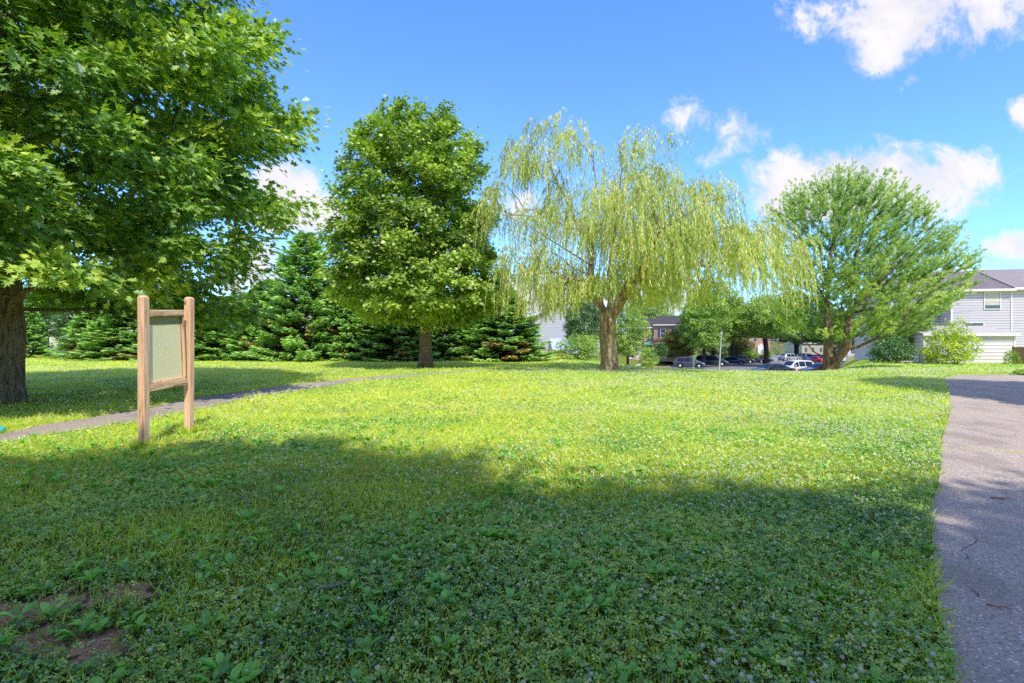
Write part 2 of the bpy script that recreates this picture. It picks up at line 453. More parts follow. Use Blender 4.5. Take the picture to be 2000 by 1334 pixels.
def broadleaf(name, label, cat, px, base_py, d, rows, rbase, seed, nclump, per, R, size, tpl, leaf, bark, group=None,
              limbs=None, trunk_top=None, shell=.45, mind=.55, minh=None, bf=.4, rough=.0, lift=.25, base=None, depth=.92, rtip=.008, inner=0, vbase=.5, keep=None):
    rng = np.random.default_rng(seed)
    x = W(px, d); z0 = tz(x, d) if base is None else base
    root = (x, d, z0 - .05)
    o = empty(name, root, 0, label, cat, group)
    sk = Skel((0, 0, 0))
    top = trunk_top if trunk_top else [(0, 0, (Z(min(r[0] for r in rows), d) - z0) * .75)]
    sk.chain([(a, b, c) for a, b, c in top])
    for st, pts in (limbs or []):
        sk.chain(pts, sk.near(st))
    S = silhouette(rows, px, d, nclump * 3, rng, shell, depth)
    if keep is not None:
        S = S[keep(1000 + S[:, 0] / S[:, 1] * 1000, HOR - (S[:, 2] - CAM_H) / S[:, 1] * 1000)]
    P = local(root, spread(S, mind, rng)[:nclump])
    tips = sk.grow(P, rng, bf=bf, minh=(minh if minh is not None else 1.2), lift=lift)
    trunk = sk.mesh(rbase, rtip=rtip, name='trunk', mat=bark, parent=o, rough=rough)
    TP = np.array([sk.p[i] for i in tips])
    c = TP.mean(0)
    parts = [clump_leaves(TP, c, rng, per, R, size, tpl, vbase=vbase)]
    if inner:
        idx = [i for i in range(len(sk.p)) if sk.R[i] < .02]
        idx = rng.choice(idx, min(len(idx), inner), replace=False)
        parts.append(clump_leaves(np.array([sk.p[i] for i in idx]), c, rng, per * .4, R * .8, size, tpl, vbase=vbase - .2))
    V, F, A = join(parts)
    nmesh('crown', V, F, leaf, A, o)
    return o

# ================================================================== THE TREES
oak_rows = [(-470, -140, 160), (-360, -330, 300), (-200, -480, 400), (-60, -540, 455), (60, -570, 490), (200, -580, 555), (290, -580, 535), (360, -580, 560),
            (430, -580, 565), (500, -560, 505), (560, -530, 490), (610, -420, 440), (640, -150, 250)]
def Lo(px, py, dy=0.0, bpx=5, bpy=786, d=12.0):
    return ((px - bpx) * d / 1000, dy, (bpy - py) * d / 1000)
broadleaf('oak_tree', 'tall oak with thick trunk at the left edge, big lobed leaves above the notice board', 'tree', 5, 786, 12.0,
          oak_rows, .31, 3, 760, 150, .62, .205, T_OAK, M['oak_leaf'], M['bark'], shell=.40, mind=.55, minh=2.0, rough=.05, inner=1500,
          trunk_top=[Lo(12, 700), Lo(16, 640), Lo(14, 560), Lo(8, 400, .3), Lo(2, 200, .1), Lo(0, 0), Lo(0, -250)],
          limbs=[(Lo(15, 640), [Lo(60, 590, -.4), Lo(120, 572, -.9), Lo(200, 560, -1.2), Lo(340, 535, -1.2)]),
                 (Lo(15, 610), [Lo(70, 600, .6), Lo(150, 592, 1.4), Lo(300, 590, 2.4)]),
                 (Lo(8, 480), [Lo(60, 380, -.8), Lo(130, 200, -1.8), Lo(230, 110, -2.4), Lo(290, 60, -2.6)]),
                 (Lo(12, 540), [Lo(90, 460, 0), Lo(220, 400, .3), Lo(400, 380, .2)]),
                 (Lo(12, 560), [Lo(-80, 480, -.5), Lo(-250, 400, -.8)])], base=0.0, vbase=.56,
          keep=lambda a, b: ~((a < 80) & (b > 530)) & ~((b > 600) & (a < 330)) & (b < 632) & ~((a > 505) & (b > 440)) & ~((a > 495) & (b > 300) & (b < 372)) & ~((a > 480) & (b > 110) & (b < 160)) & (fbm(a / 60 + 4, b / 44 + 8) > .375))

mp_rows = [(234, 745, 895), (246, 722, 918), (285, 692, 938), (340, 668, 955), (420, 652, 962), (480, 640, 960), (540, 645, 985), (585, 655, 985), (610, 690, 960), (628, 740, 900)]
mp = broadleaf('maple_tree', 'rounded dense green maple with straight trunk standing alone beyond the path', 'tree', 831, 718, 26.0,
               mp_rows, .30, 5, 620, 125, .50, .185, T_MAPLE, M['maple_leaf'], M['bark_maple'], shell=.38, mind=.50, minh=1.6, inner=300, rough=.03,
               trunk_top=[(0.02, 0, 2.2), (0, 0, 4.5), (-.15, 0, 7.5), (-.1, 0, 10.5)], bf=.32, vbase=.60)

# ---- willow
def willow():
    rng = np.random.default_rng(21)
    d = 23.0; root = (W(1192, d), d, tz(W(1192, d), d) - .05)
    o = empty('willow_tree', root, 0, 'pale yellow green weeping willow with rough thick trunk in the middle of the lawn', 'tree')
    q = lambda px, py, dy=0.0: ((px - 1192) * .023, dy, (726 - py) * .023)
    sk = Skel((0, 0, 0))
    sk.chain([q(1190, 690), q(1187, 650), q(1187, 618)], step=.2)
    f = len(sk.p) - 1
    sk.chain([q(1171, 603, -.1), q(1145, 575, -.5), q(1118, 550, -.9), q(1079, 538, -1.3), q(1038, 545, -1.7)], f)
    sk.chain([q(1176, 598, .2), q(1158, 537, .5), q(1160, 466, .8), q(1132, 425, 1.0), q(1108, 370, 1.1), q(1080, 310, 1.2), q(1062, 262, 1.2)], f)
    sk.chain([q(1028, 384, 2.0), q(985, 400, 2.4)], sk.near(q(1145, 440, .9)))
    sk.chain([q(1192, 590, .0), q(1188, 530, -.3), q(1197, 435, -.7), q(1206, 340, -1.0), q(1196, 282, -1.2)], f)
    sk.chain([q(1203, 600, -.2), q(1222, 562, -.4), q(1250, 530, -.5), q(1273, 490, -.2), q(1284, 409, .5), q(1282, 333, 1.0), q(1324, 285, 1.5)], f)
    sk.chain([q(1303, 527, -.9), q(1349, 525, -1.2), q(1395, 512, -1.3), q(1456, 500, -1.3), q(1520, 470, -1.2)], sk.near(q(1250, 530, -.5)))
    sk.chain([q(1300, 552, .3), q(1350, 560, .9), q(1405, 572, 1.5)], sk.near(q(1235, 548, -.45)))
    sk.chain([q(1090, 500, -2.2), q(1030, 470, -3.0), q(975, 450, -3.4)], sk.near(q(1160, 520, .5)))
    sk.chain([q(1260, 470, -2.4), q(1330, 430, -3.2), q(1400, 410, -3.2)], sk.near(q(1235, 545, -.4)))
    sk.chain([q(1420, 420, 1.6), q(1480, 400, 2.2)], sk.near(q(1349, 525, -1.2)))
    rows = [(226, 1062, 1115), (262, 1000, 1150), (285, 985, 1340), (320, 980, 1335), (350, 970, 1290), (375, 955, 1420), (410, 940, 1500), (445, 945, 1545), (490, 950, 1565), (530, 975, 1545), (560, 1020, 1400)]
    S = silhouette(rows, 1192, d, 1500, rng, .5, .62)
    P = local(root, spread(S, .50, rng)[:700])
    # the notch in the outline on the upper right
    px = 1192 + P[:, 0] / .023; py = 726 - P[:, 2] / .023
    P = P[~((px > 1345) & (py < 370)) & (fbm(px / 42 + 5, py / 34 + 2 + P[:, 1] * .3) > .47) & ~((px > 1130) & (px < 1250) & (py < 272))]
    tips = sk.grow(P, rng, bf=.34, minh=2.4, lift=-.25, wob=.08)
    sk.mesh(.36, rtip=.011, name='trunk', mat=M['bark_willow'], parent=o, rough=.10, flare=.28, flare_h=.4)
    TP = np.array([sk.p[i] for i in tips]); n = len(TP)
    parts = []; M['willow_twig'] = plain('willow_twig', (.42, .36, .12), .7)
    # strands
    ns = 9
    k = np.repeat(np.arange(n), ns); m = len(k)
    out = TP.copy(); out[:, 2] = 0; out = norm(out)
    hz = norm(np.stack([rng.normal(size=m), rng.normal(size=m), np.zeros(m)], 1) + out[k] * .9)
    reach = .25 + .6 * rng.random(m); start = TP[k] + rng.normal(size=(m, 3)) * np.array([.20, .20, .14])
    edge = np.clip((TP[k, 0] - 5.0) / 3, 0, 1)
    ln = np.minimum(.7 + 2.3 * rng.random(m) ** 1.5 + edge * 1.5 * rng.random(m), np.clip(TP[k, 2] - 2.3 - 1.3 * np.exp(-(TP[k, 0] / 1.7) ** 2), .35, 9))
    col = np.clip(.5 + .16 * rng.normal(size=n)[k] + .06 * rng.normal(size=m), 0, 1)
    brown = rng.random(m) < .035
    pxk = 1192 + TP[k, 0] / .023; mid_ = (pxk > 1270) & (pxk < 1490) & (TP[k, 2] < 6.2); ln = np.where(mid_, ln * .62, ln) * np.interp(TP[k, 2], [3.5, 6, 10.5], [1.05, .85, .48])
    NL = 48
    t = (np.arange(NL)[None, :] + rng.random((m, NL))) / NL
    keep = (rng.random((m, NL)) < .78) & (t > .03)
    rise = .22 * np.sin(np.clip(t * 3, 0, 1) * math.pi)
    Pp = start[:, None, :] + hz[:, None, :] * (reach[:, None] * (1 - np.exp(-3.2 * t)))[..., None]
    Pp[..., 2] += rise * .6 - ln[:, None] * t ** 1.25
    sway = rng.normal(size=(m, 1)) * .06
    Pp[..., 0] += sway * t ** 2; 
    Pl = Pp[keep]; mm = len(Pl)
    ang = rng.random(mm) * 2 * np.pi
    D = np.stack([np.cos(ang) * .40, np.sin(ang) * .40, -1.0 + .35 * rng.random(mm)], 1)
    N = norm(rng.normal(size=(mm, 3)) + np.array([0, -.3, .5]))
    vv = np.repeat(np.where(brown, .98, col)[:, None], NL, 1)[keep] + rng.normal(size=mm) * .08
    parts.append(place(T_WILLOW, Pl, D, N,   .17 * (.7 + .6 * rng.random(mm)), np.where(vv > .94, .97, np.clip(vv, 0, .9))))
    V, F, A = join(parts)
    nmesh('crown', V, F, M['willow_leaf'], A, o)
    # thin hanging twigs
    tt = np.linspace(0, 1, 7)
    sel = rng.choice(m, min(m, 4200), replace=False)
    Q = start[sel][:, None, :] + hz[sel][:, None, :] * (reach[sel][:, None] * (1 - np.exp(-3.2 * tt))[None])[..., None]
    Q[..., 2] += (.13 * np.sin(np.clip(tt * 3, 0, 1) * math.pi))[None] - ln[sel][:, None] * tt[None] ** 1.25
    Q[..., 0] += sway[sel] * tt[None] ** 2
    VV = np.stack([Q - [.006, 0, 0], Q + [.006, 0, 0]], 2).reshape(-1, 3)
    i, j = np.meshgrid(np.arange(len(sel)), np.arange(6), indexing='ij'); b = (i * 14 + j * 2).ravel()
    nmesh('hanging_twigs', VV, np.stack([b, b + 1, b + 3, b + 2], 1), M['willow_twig'], None, o)
willow()

# ---- white pine
def pine():
    rng = np.random.default_rng(31)
    d = 27.0; x = W(1620, d); root = (x, d, tz(x, d) - .08)
    o = empty('pine_tree', root, 0, 'broad white pine with several stems and long sideways boughs on the right of the lawn', 'tree')
    q = lambda px, py, dy=0.0: ((px - 1620) * .027, dy, (716 - py) * .027)
    sk = Skel((0, 0, 0))
    sk.chain([q(1618, 690), q(1618, 664)], step=.25); f = len(sk.p) - 1
    sk.chain([q(1620, 583, .2), q(1626, 500, .3), q(1640, 420, .2), q(1655, 348)], f)
    s2 = sk.chain([q(1628, 690, -.3), q(1640, 664, -.6), q(1646, 600, -.5), q(1668, 480, -.2), q(1698, 400), q(1730, 378)], sk.near(q(1620, 712)))
    sk.chain([q(1652, 665, -.9), q(1683, 641, -1.7), q(1718, 618, -2.3), q(1765, 604, -2.8), q(1810, 600, -3.0)], f)
    sk.chain([q(1690, 540, -1.2), q(1740, 480, -1.6), q(1790, 425, -1.8)], sk.near(q(1646, 600, -.5)))
    sk.chain([q(1770, 560, -1.6), q(1825, 510, -1.4), q(1858, 455, -1.2)], sk.near(q(1690, 635, -1.8)))
    sk.chain([q(1720, 590, .8), q(1800, 560, 1.2), q(1875, 530, 1.0)], sk.near(q(1645, 610, -.5)))
    sk.chain([q(1590, 560, -.6), q(1545, 500, -1.0), q(1530, 420, -1.0)], sk.near(q(1620, 590)))
    sk.chain([q(1600, 676, .4), q(1588, 650, .9), q(1560, 625, 1.3)], sk.near(q(1618, 690)))
    sk.chain([q(1585, 600, -1.8), q(1545, 610, -2.6)], sk.near(q(1618, 650)))
    sk.chain([q(1660, 676, 1.2), q(1720, 655, 2.4), q(1760, 650, 3.0)], f)
    rows = [(340, 1640, 1668), (362, 1605, 1700), (385, 1545, 1745), (420, 1518, 1785), (460, 1512, 1838), (500, 1520, 1862), (540, 1530, 1888), (580, 1540, 1868), (615, 1525, 1835), (640, 1520, 1800), (662, 1545, 1770)]
    S = silhouette(rows, 1620, d, 2600, rng, .5, .62)
    P = local(root, spread(S, .44, rng)[:1500])
    px = 1620 + P[:, 0] / .027; py = 716 - P[:, 2] / .027
    dens = fbm(px / 45 + 3, py / 26 + 9)
    dens2 = fbm(px / 80 + P[:, 1] * .5 + 13, (py + .18 * px) / 19 + 29)
    P = P[(dens > .28) & (dens2 > .335)]
    tips = sk.grow(P, rng, bf=.32, minh=.9, lift=.15, wob=.05, up_pen=1.2)
    sk.mesh(.34, rtip=.006, name='trunk', mat=M['bark_pine'], parent=o, rough=.07)
    TP = np.array([sk.p[i] for i in tips]); n = len(TP)
    PA = np.array([sk.p[sk.par[sk.par[i]]] for i in tips])
    bd = norm(TP - PA)
    nt_ = 22
    k = np.repeat(np.arange(n), nt_); m = len(k)
    out = TP - np.array([0, 0, 4.0]); out[:, 2] *= .1; out = norm(out)
    # plumes: twigs fanning forward and turned up at the end
    fan = norm(bd[k] * .5 + out[k] * .7 + rng.normal(size=(m, 3)) * np.array([.45, .45, .18]) + [0, 0, .20])
    L = .05 + .85 * rng.random(m)
    C = TP[k] + fan * L[:, None] + np.array([0, 0, .45]) * (L ** 2)[:, None] - fan * .25
    nn = 20
    kk = np.repeat(np.arange(m), nn); mm = len(kk)
    D = norm(fan[kk] * .45 + rng.normal(size=(mm, 3)) * .62 + [0, 0, .20])
    Pp = C[kk] + fan[kk] * (rng.random(mm) * .14 - .07)[:, None]
    cv = rng.normal(size=n) * .12
    v = np.clip(.50 + cv[k][kk] + .35 * (L[kk] - .4) + rng.normal(size=mm) * .12, 0, 1)
    a = place(T_NEEDLE, Pp, D, norm(rng.normal(size=(mm, 3)) + [0, -.5, .6]), .135 * (.7 + .5 * rng.random(mm)), v)
    # upright candles on the outermost shoots
    top = np.argsort(-(TP[:, 2] + .25 * np.abs(TP[:, 0]))) [:170]
    kk = np.repeat(top, 34); h = rng.random(len(kk))
    b = place(T_NEEDLE, TP[kk] + np.stack([rng.normal(size=len(kk)) * .015, rng.normal(size=len(kk)) * .015, h * .55], 1),
              norm(np.stack([rng.normal(size=len(kk)) * .5, rng.normal(size=len(kk)) * .5, np.full(len(kk), .9)], 1)), rdir(rng, len(kk)), np.full(len(kk), .14), np.full(len(kk), .6))
    V, F, A = join([a, b])
    nmesh('crown', V, F, M['pine_needle'], A, o)
pine()

# ---- row of conifers along the back
def conifer(seed, H, R, label):
    rng = np.random.default_rng(seed)
    o = empty('spruce_tree', (0, 0, 0), 0, label, 'tree', 'conifers in a row behind the lawn')
    sk = Skel((0, 0, 0)); sk.chain([(0, 0, H * .5), (0, 0, H * .97)], step=.3)
    C = []
    nb = 330
    Vs = []; parts = []
    for i in range(nb):
        z = .25 + (H - .3) * (i / nb) ** 1.08
        f = 1 - z / H
        L = R * (f ** .72) * (.72 + .4 * rng.random()) + .12
        if rng.random() < .05: L *= 1.15
        a = i * 2.399 + rng.normal() * .3
        h = np.array([math.cos(a), math.sin(a), 0])
        n = max(4, int(L / .12)); t = np.linspace(0, 1, n)
        rise = .10 + .42 * (1 - f) 
        B = np.array([0, 0, z]) + h * (t * L)[:, None]; B[:, 2] += L * (-.10 * t + rise * t ** 2 * .8) - .12 * L * np.sin(t * math.pi) * f
        if i % 3 == 0:
            V, F = tube(B, np.linspace(.03, .006, n), 3); Vs.append((V, F))
        # flat sprays both sides, drooping a little
        m = n * 13; tt = .22 + .80 * rng.random(m) ** .8; base = np.stack([np.interp(tt, t, B[:, c]) for c in range(3)], 1)
        side = np.cross(h, [0, 0, 1]) * np.sign(rng.random(m) - .5)[:, None]
        D = norm(h * .75 + side * (.25 + .8 * rng.random(m))[:, None] + np.stack([np.zeros(m), np.zeros(m), rng.normal(size=m) * .22 + .05], 1))
        spread_ = (1 - tt * .6) * .30 * (.5 + L * .35)
        base = base + side * (spread_ * rng.random(m))[:, None] + np.stack([rng.normal(size=m) * .03, rng.normal(size=m) * .03, rng.normal(size=m) * .05 - .03], 1)
        N = norm(np.array([0, 0, .75]) + h * .45 + rng.normal(size=(m, 3)) * .35)
        cv = rng.normal() * .08
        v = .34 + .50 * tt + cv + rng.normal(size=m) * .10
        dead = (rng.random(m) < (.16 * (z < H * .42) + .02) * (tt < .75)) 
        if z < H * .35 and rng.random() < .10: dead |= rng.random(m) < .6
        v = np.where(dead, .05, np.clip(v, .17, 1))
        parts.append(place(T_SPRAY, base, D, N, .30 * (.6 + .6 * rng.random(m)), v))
    trunk = sk.mesh(.15, rtip=.03, name='trunk', mat=M['bark_dark'], parent=o, flare=.1)
    Vb = np.concatenate([v for v, f in Vs]); b = 0; FF = []
    for v, f in Vs: FF.append(f + b); b += len(v)
    nmesh('branches', Vb, np.concatenate(FF), M['bark_dark'], None, o)
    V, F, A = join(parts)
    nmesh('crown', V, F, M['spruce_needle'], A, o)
    return o
CH = 8.8
con = [conifer(41, CH, 3.1, 'dark conifer'), conifer(42, CH, 2.7, 'dark conifer')]
con_list = [  # px, top row, depth, half width px, label
    (596, 452, 37, 100, 'tallest dark conifer of the back row with a sharp tip against the sky'),
    (985, 556, 36, 88, 'broad low conifer at the right end of the row beside the grey gable'),
    (520, 545, 37.5, 84, 'conifer with brown lower boughs just left of the tallest one'),
    (440, 575, 38, 84, 'conifer behind the gap to the right of the wooden board'),
    (352, 560, 37, 86, 'conifer seen directly behind the wooden board'),
    (262, 572, 38, 84, 'conifer seen just left of the wooden board'),
    (186, 590, 39, 66, 'thin browned conifer with house siding showing beneath it, right of the oak trunk'),
    (52, 590, 40, 40, 'leftmost conifer beside the oak trunk'),
    (690, 520, 37.5, 92, 'conifer behind the left side of the maple crown'),
    (778, 560, 36.5, 84, 'conifer behind the maple just left of its trunk'),
    (872, 570, 38, 82, 'conifer behind the maple just right of its trunk'),
    (925, 590, 38.5, 70, 'narrow dark conifer half hidden between maple and willow')]
for i, (px, ty, d, hw, lab) in enumerate(con_list):
    c = con[i] if i < 2 else copy_tree(con[(i * 7) % 2])
    H = Z(ty, d) + .0
    x = W(px, d); c.location = (x, d, tz(x, d) - .05)
    w = (hw * d / 1000) / (3.1 if (i % 2 == 0 if i < 2 else (i * 7) % 2 == 0) else 2.7) * 1.06
    c.scale = (w, w, H / CH); c.rotation_euler = (0, 0, i * 1.9)
    c['label'] = lab

# ---- generic broadleaved trees, one mesh each, copied with their own sizes
gen_rows = [(-60, 960, 1040), (0, 900, 1100), (90, 840, 1160), (200, 800, 1200), (320, 800, 1200), (420, 830, 1170), (500, 880, 1120)]
def generic(seed, leafm, n=300, per=95, size=.24, z0=2.7):
    # built 10 m tall at the origin of its own empty
    rng = np.random.default_rng(seed)
    o = empty('shade_tree', (0, 0, 0))
    sk = Skel((0, 0, 0)); sk.chain([(0.1, 0, 2.0), (-.1, .1, 4.5), (.1, 0, 7.2)])
    zs = np.array([z0, z0 + .5, max(4.4, z0 + 1.2), 6.6, 7.9, 9.0, 9.9]); rs = np.array([1.8, 3.2, 3.9, 4.0, 3.2, 2.1, .7])
    P = []
    while len(P) < n * 4:
        z = rng.uniform(z0, 9.9); r = np.interp(z, zs, rs)
        if rng.random() > (r / 4) ** 1.3: continue
        a = rng.random() * 6.283; q = r * (.3 + .7 * rng.random() ** .5) * (1 + .14 * math.sin(3 * a + seed + z))
        P.append((q * math.cos(a), q * math.sin(a), z))
    P = spread(np.array(P), .62, rng)[:n]
    tips = sk.grow(P, rng, bf=.35, minh=1.4)
    sk.mesh(.26, name='trunk', mat=M['bark_dark'], parent=o)
    TP = np.array([sk.p[i] for i in tips])
    V, F, A = clump_leaves(TP, TP.mean(0), rng, per, .55, size, T_SIMPLE, vbase=.5)
    nmesh('crown', V, F, leafm, A, o)
    return o
gA = generic(51, M['bright_leaf']); gB = generic(52, M['maple_leaf'], z0=4.3)
usedg = set()
def put_tree(src, px, top, hw, d, label, matk=None, base=None, group='shade trees around the car park', name='shade_tree', cat='tree', dx=0, rz=None):
    c = src if src.name not in usedg else copy_tree(src)
    usedg.add(src.name)
    c.name = name
    x = W(px, d); z0 = tz(x, d) if base is None else base
    c.location = (x, d, z0 - .05)
    H = Z(top, d) - z0; s = hw * d / 1000 / 4.0
    c.scale = (s, s, H / 10.0); c.rotation_euler = (0, 0, rz if rz is not None else px * .37)
    tag(c, label, cat, group)
    if matk:
        for ch in c.children:
            if ch.name.startswith('crown'):
                ch.material_slots[0].link = 'OBJECT'; ch.material_slots[0].material = M[matk]
    return c
put_tree(gA, 1374, 562, 46, 80, 'yellow green tree above the dark parked van', 'bright_leaf')
put_tree(gB, 1432, 580, 52, 98, 'dark green tree behind the street lamp', 'dark_leaf')
put_tree(gA, 1392, 540, 52, 90, 'tall light green tree just left of the street lamp', 'bright_leaf')
put_tree(gB, 1496, 575, 68, 84, 'wide mid green tree with low boughs left of the pine trunk', 'maple_leaf')
put_tree(gA, 1556, 570, 60, 128, 'dark tree behind the silver and blue cars', 'dark_leaf')
put_tree(gA, 1266, 575, 44, 108, 'light green tree above the brick townhouse roof', 'maple_leaf')
put_tree(gA, 1226, 590, 36, 62, 'slim green tree right of the willow trunk', 'maple_leaf')
put_tree(gA, 1142, 566, 40, 42, 'dark leafy tree left of the willow trunk in front of the grey gable', 'dark_leaf')
put_tree(gB, 1470, 610, 45, 135, 'far green tree behind the brick house with pale roof', 'maple_leaf')
put_tree(gA, 1628, 600, 40, 150, 'far green tree between the cream houses', 'dark_leaf')
put_tree(gA, 1716, 630, 46, 62, 'dark tree over the picket fence right of the pine trunk', 'dark_leaf')
put_tree(gA, 1762, 596, 50, 38, 'dark tree shading the yard beside the shed', 'dark_leaf', group='trees by the grey house')
put_tree(gA, 1700, 612, 70, 110, 'far green tree seen behind the pine on the right', 'maple_leaf')
put_tree(gB, 60, 560, 70, 66, 'tree behind the houses at the far left', 'dark_leaf', group='trees behind the conifer row')
put_tree(gA, 92, 545, 52, 45, 'dark leafy tree between the oak trunk and the first conifers', 'dark_leaf', group='trees behind the conifer row')
put_tree(gB, 300, 555, 80, 70, 'broad tree behind the conifers left of the board', 'maple_leaf', group='trees behind the conifer row')
put_tree(gB, 480, 570, 70, 72, 'tree behind the conifers right of the board', 'dark_leaf', group='trees behind the conifer row')
put_tree(gB, 760, 560, 80, 74, 'tree behind the conifers at the maple', 'dark_leaf', group='trees behind the conifer row')
put_tree(gB, 925, 585, 60, 76, 'tree behind the conifers right of the maple trunk', 'maple_leaf', group='trees behind the conifer row')
put_tree(gA, 1320, 642, 36, 84.6, 'small tree with reddish green leaves in front of the brick house', 'red_leaf', name='ornamental_tree', group='small trees by the houses')
put_tree(gA, 1448, 655, 22, 104, 'small orange green tree behind the dark cars', 'red_leaf', name='ornamental_tree', group='small trees by the houses')
# off to the right and behind the viewer: the trees whose shade falls over the near lawn and the path
def put_shade(x, y, s, lab):
    c = copy_tree(mp); c.location = (x, y, -.05); c.scale = (s, s, s); c.rotation_euler = (0, 0, x * 1.7 + y)
    c['label'] = lab; c['category'] = 'tree'; c['group'] = 'trees behind the viewer'
    return c
SHADE = [(0.9, -8.4, 1.32), (6.0, -9.9, 1.32), (-5.2, -11.1, 1.30), (10.2, -9.5, 1.3), (-12.5, -10.0, 1.3)]
for i, (x, y, s) in enumerate(SHADE):
    put_shade(x, y, s, ['maple straight behind the viewer whose shade reaches the board', 'maple behind the viewer on the path side', 'maple behind the viewer left of the middle one',
                        'maple behind the viewer farthest right', 'maple behind the viewer farthest left'][i])
put_shade(17.0, 7.3, .95, 'maple outside the right edge that throws its shade over the far bend of the path')
# hidden helper copies are not used anywhere: every tree stands where it is seen or shades the lawn

# ---- bushes
def bush(name, label, px, d, rows, seed, n, per, R, size, leafm, tpl=T_SIMPLE, mind=.22, stems=7, spread_up=True, group=None, rb=.03):
    rng = np.random.default_rng(seed)
    x = W(px, d); root = (x, d, tz(x, d) - .02)
    o = empty(name, root, 0, label, 'bush', group)
    sk = Skel((0, 0, 0)); sk.chain([(0, 0, .12)], step=.1)
    P = local(root, spread(silhouette(rows, px, d, n * 3, rng, .5, .85), mind, rng)[:n])
    P = P[P[:, 2] > .02]; assert len(P), name
    tips = sk.grow(P, rng, bf=.15, step=.25, lift=-.1, wob=.03)
    sk.mesh(rb, rtip=.004, flare=0, name='stems', mat=M['bark_dark'], parent=o)
    TP = np.array([sk.p[i] for i in tips])
    V, F, A = clump_leaves(TP, TP.mean(0) * [1, 1, .6], rng, per, R, size, tpl)
    nmesh('foliage', V, F, leafm, A, o)
    return o
bush('round_bush', 'clipped round green bush at the end of the car park kerb', 1265, 45, [(680, 1258, 1275), (690, 1249, 1282), (702, 1246, 1285), (712, 1250, 1281), (717, 1256, 1274)], 61, 160, 40, .16, .10, M['maple_leaf'])
bush('loose_shrub', 'bright green loose shrub with arching shoots in front of the shed', 1850, 33.5, [(622, 1866, 1878), (645, 1835, 1892), (665, 1815, 1900), (685, 1806, 1903), (700, 1812, 1892), (712, 1835, 1870)], 62, 190, 30, .24, .15, M['fresh_leaf'], mind=.30)
bush('yard_shrub', 'dark green shrub at the edge of the yard beside the bench', 1735, 35, [(662, 1715, 1765), (676, 1705, 1778), (690, 1702, 1780), (703, 1710, 1772)], 63, 150, 40, .28, .13, M['dark_leaf'])
bush('yard_shrub', 'leafy shrub below the far gable just left of the willow trunk', 1130, 38, [(655, 1110, 1165), (675, 1085, 1178), (692, 1085, 1180), (698, 1100, 1170)], 64, 170, 40, .25, .13, M['maple_leaf'])
bush('yard_shrub', 'rounded shrub right of the brick townhouse corner', 1287, 74, [(672, 1278, 1298), (685, 1272, 1303), (696, 1275, 1300)], 65, 70, 40, .3, .2, M['dark_leaf'], mind=.35)
bush('flower_shrub', 'yellow green shrub in front of the brick house with pale roof', 1462, 100, [(684, 1452, 1474), (692, 1446, 1480), (698, 1448, 1478)], 66, 60, 30, .35, .25, M['bright_leaf'], mind=.4, group='yellow green shrubs behind the parked cars')
bush('flower_shrub', 'yellow green shrub right of the leaning trunk', 1496, 104, [(684, 1490, 1502), (692, 1486, 1506), (698, 1488, 1504)], 67, 50, 30, .35, .25, M['bright_leaf'], mind=.4, group='yellow green shrubs behind the parked cars')
for px_, d_, w_, lab in [(1380, 100, 17, 'dark clipped hedge behind the large black vehicle'), (1412, 104, 17, 'dark hedge behind the street lamp'), (1438, 108, 14, 'dark hedge behind the low dark blue car')]:
    bush('hedge', lab, px_, d_, [(676, px_ - w_ * .7, px_ + w_ * .7), (684, px_ - w_, px_ + w_), (700, px_ - w_, px_ + w_), (706, px_ - w_ * .8, px_ + w_ * .8)], 80 + px_, 70, 34, .4, .24, M['dark_leaf'], mind=.45, group='dark hedges behind the parked cars')
bush('pale_shrub', 'pale feathery shrub left of the silver car', 1520, 96, [(668, 1508, 1532), (680, 1506, 1534), (692, 1512, 1528)], 68, 70, 14, .4, .22, M['pale_leaf'], mind=.4)
bush('weed_clump', 'weeds growing up beside the brown board fence at the shed corner', 1976, 33, [(684, 1968, 1984), (700, 1966, 1990), (712, 1966, 1994)], 69, 60, 26, .14, .12, M['bright_leaf'], mind=.2)
bush('weed_clump', 'weeds spilling over the path edge at the far right', 1990, 20.5, [(722, 1988, 2010), (735, 1978, 2030), (744, 1985, 2040)], 70, 50, 26, .10, .09, M['bright_leaf'], mind=.12)

# ================================================================== GROUND
def in_poly(x, y, poly):
    x = np.asarray(x); y = np.asarray(y); c = np.zeros(x.shape, bool)
    n = len(poly)
    for i in range(n):
        x0, y0 = poly[i]; x1, y1 = poly[(i + 1) % n]
        if y0 == y1: continue
        t = ((y0 > y) != (y1 > y)) & (x < (x1 - x0) * (y - y0) / (y1 - y0) + x0)
        c ^= t
    return c
# asphalt footpath on the right: it starts under the viewer and bends right at the top
RL = [(-6.6, -9.0), (-3.2, -4.4), (.1, -.1), (1.92, 2.226), (2.32, 2.78), (2.81, 3.41), (3.49, 4.29), (4.30, 5.17), (5.24, 6.25), (6.29, 7.5), (9.17, 10.7), (12.8, 15.0), (15.8, 18.75), (18.1, 20.8), (26, 21.3), (45, 22.5)]
RR = [(-3.4, -9.6), (-.2, -5.2), (3.3, -.4), (5.1, 2.1), (5.5, 2.6), (6.0, 3.2), (6.7, 4.0), (7.5, 4.9), (8.5, 6.0), (9.5, 7.2), (12.4, 10.3), (16.1, 14.4), (18.0, 16.8), (20.2, 18.5), (27, 18.9), (45, 20.1)]
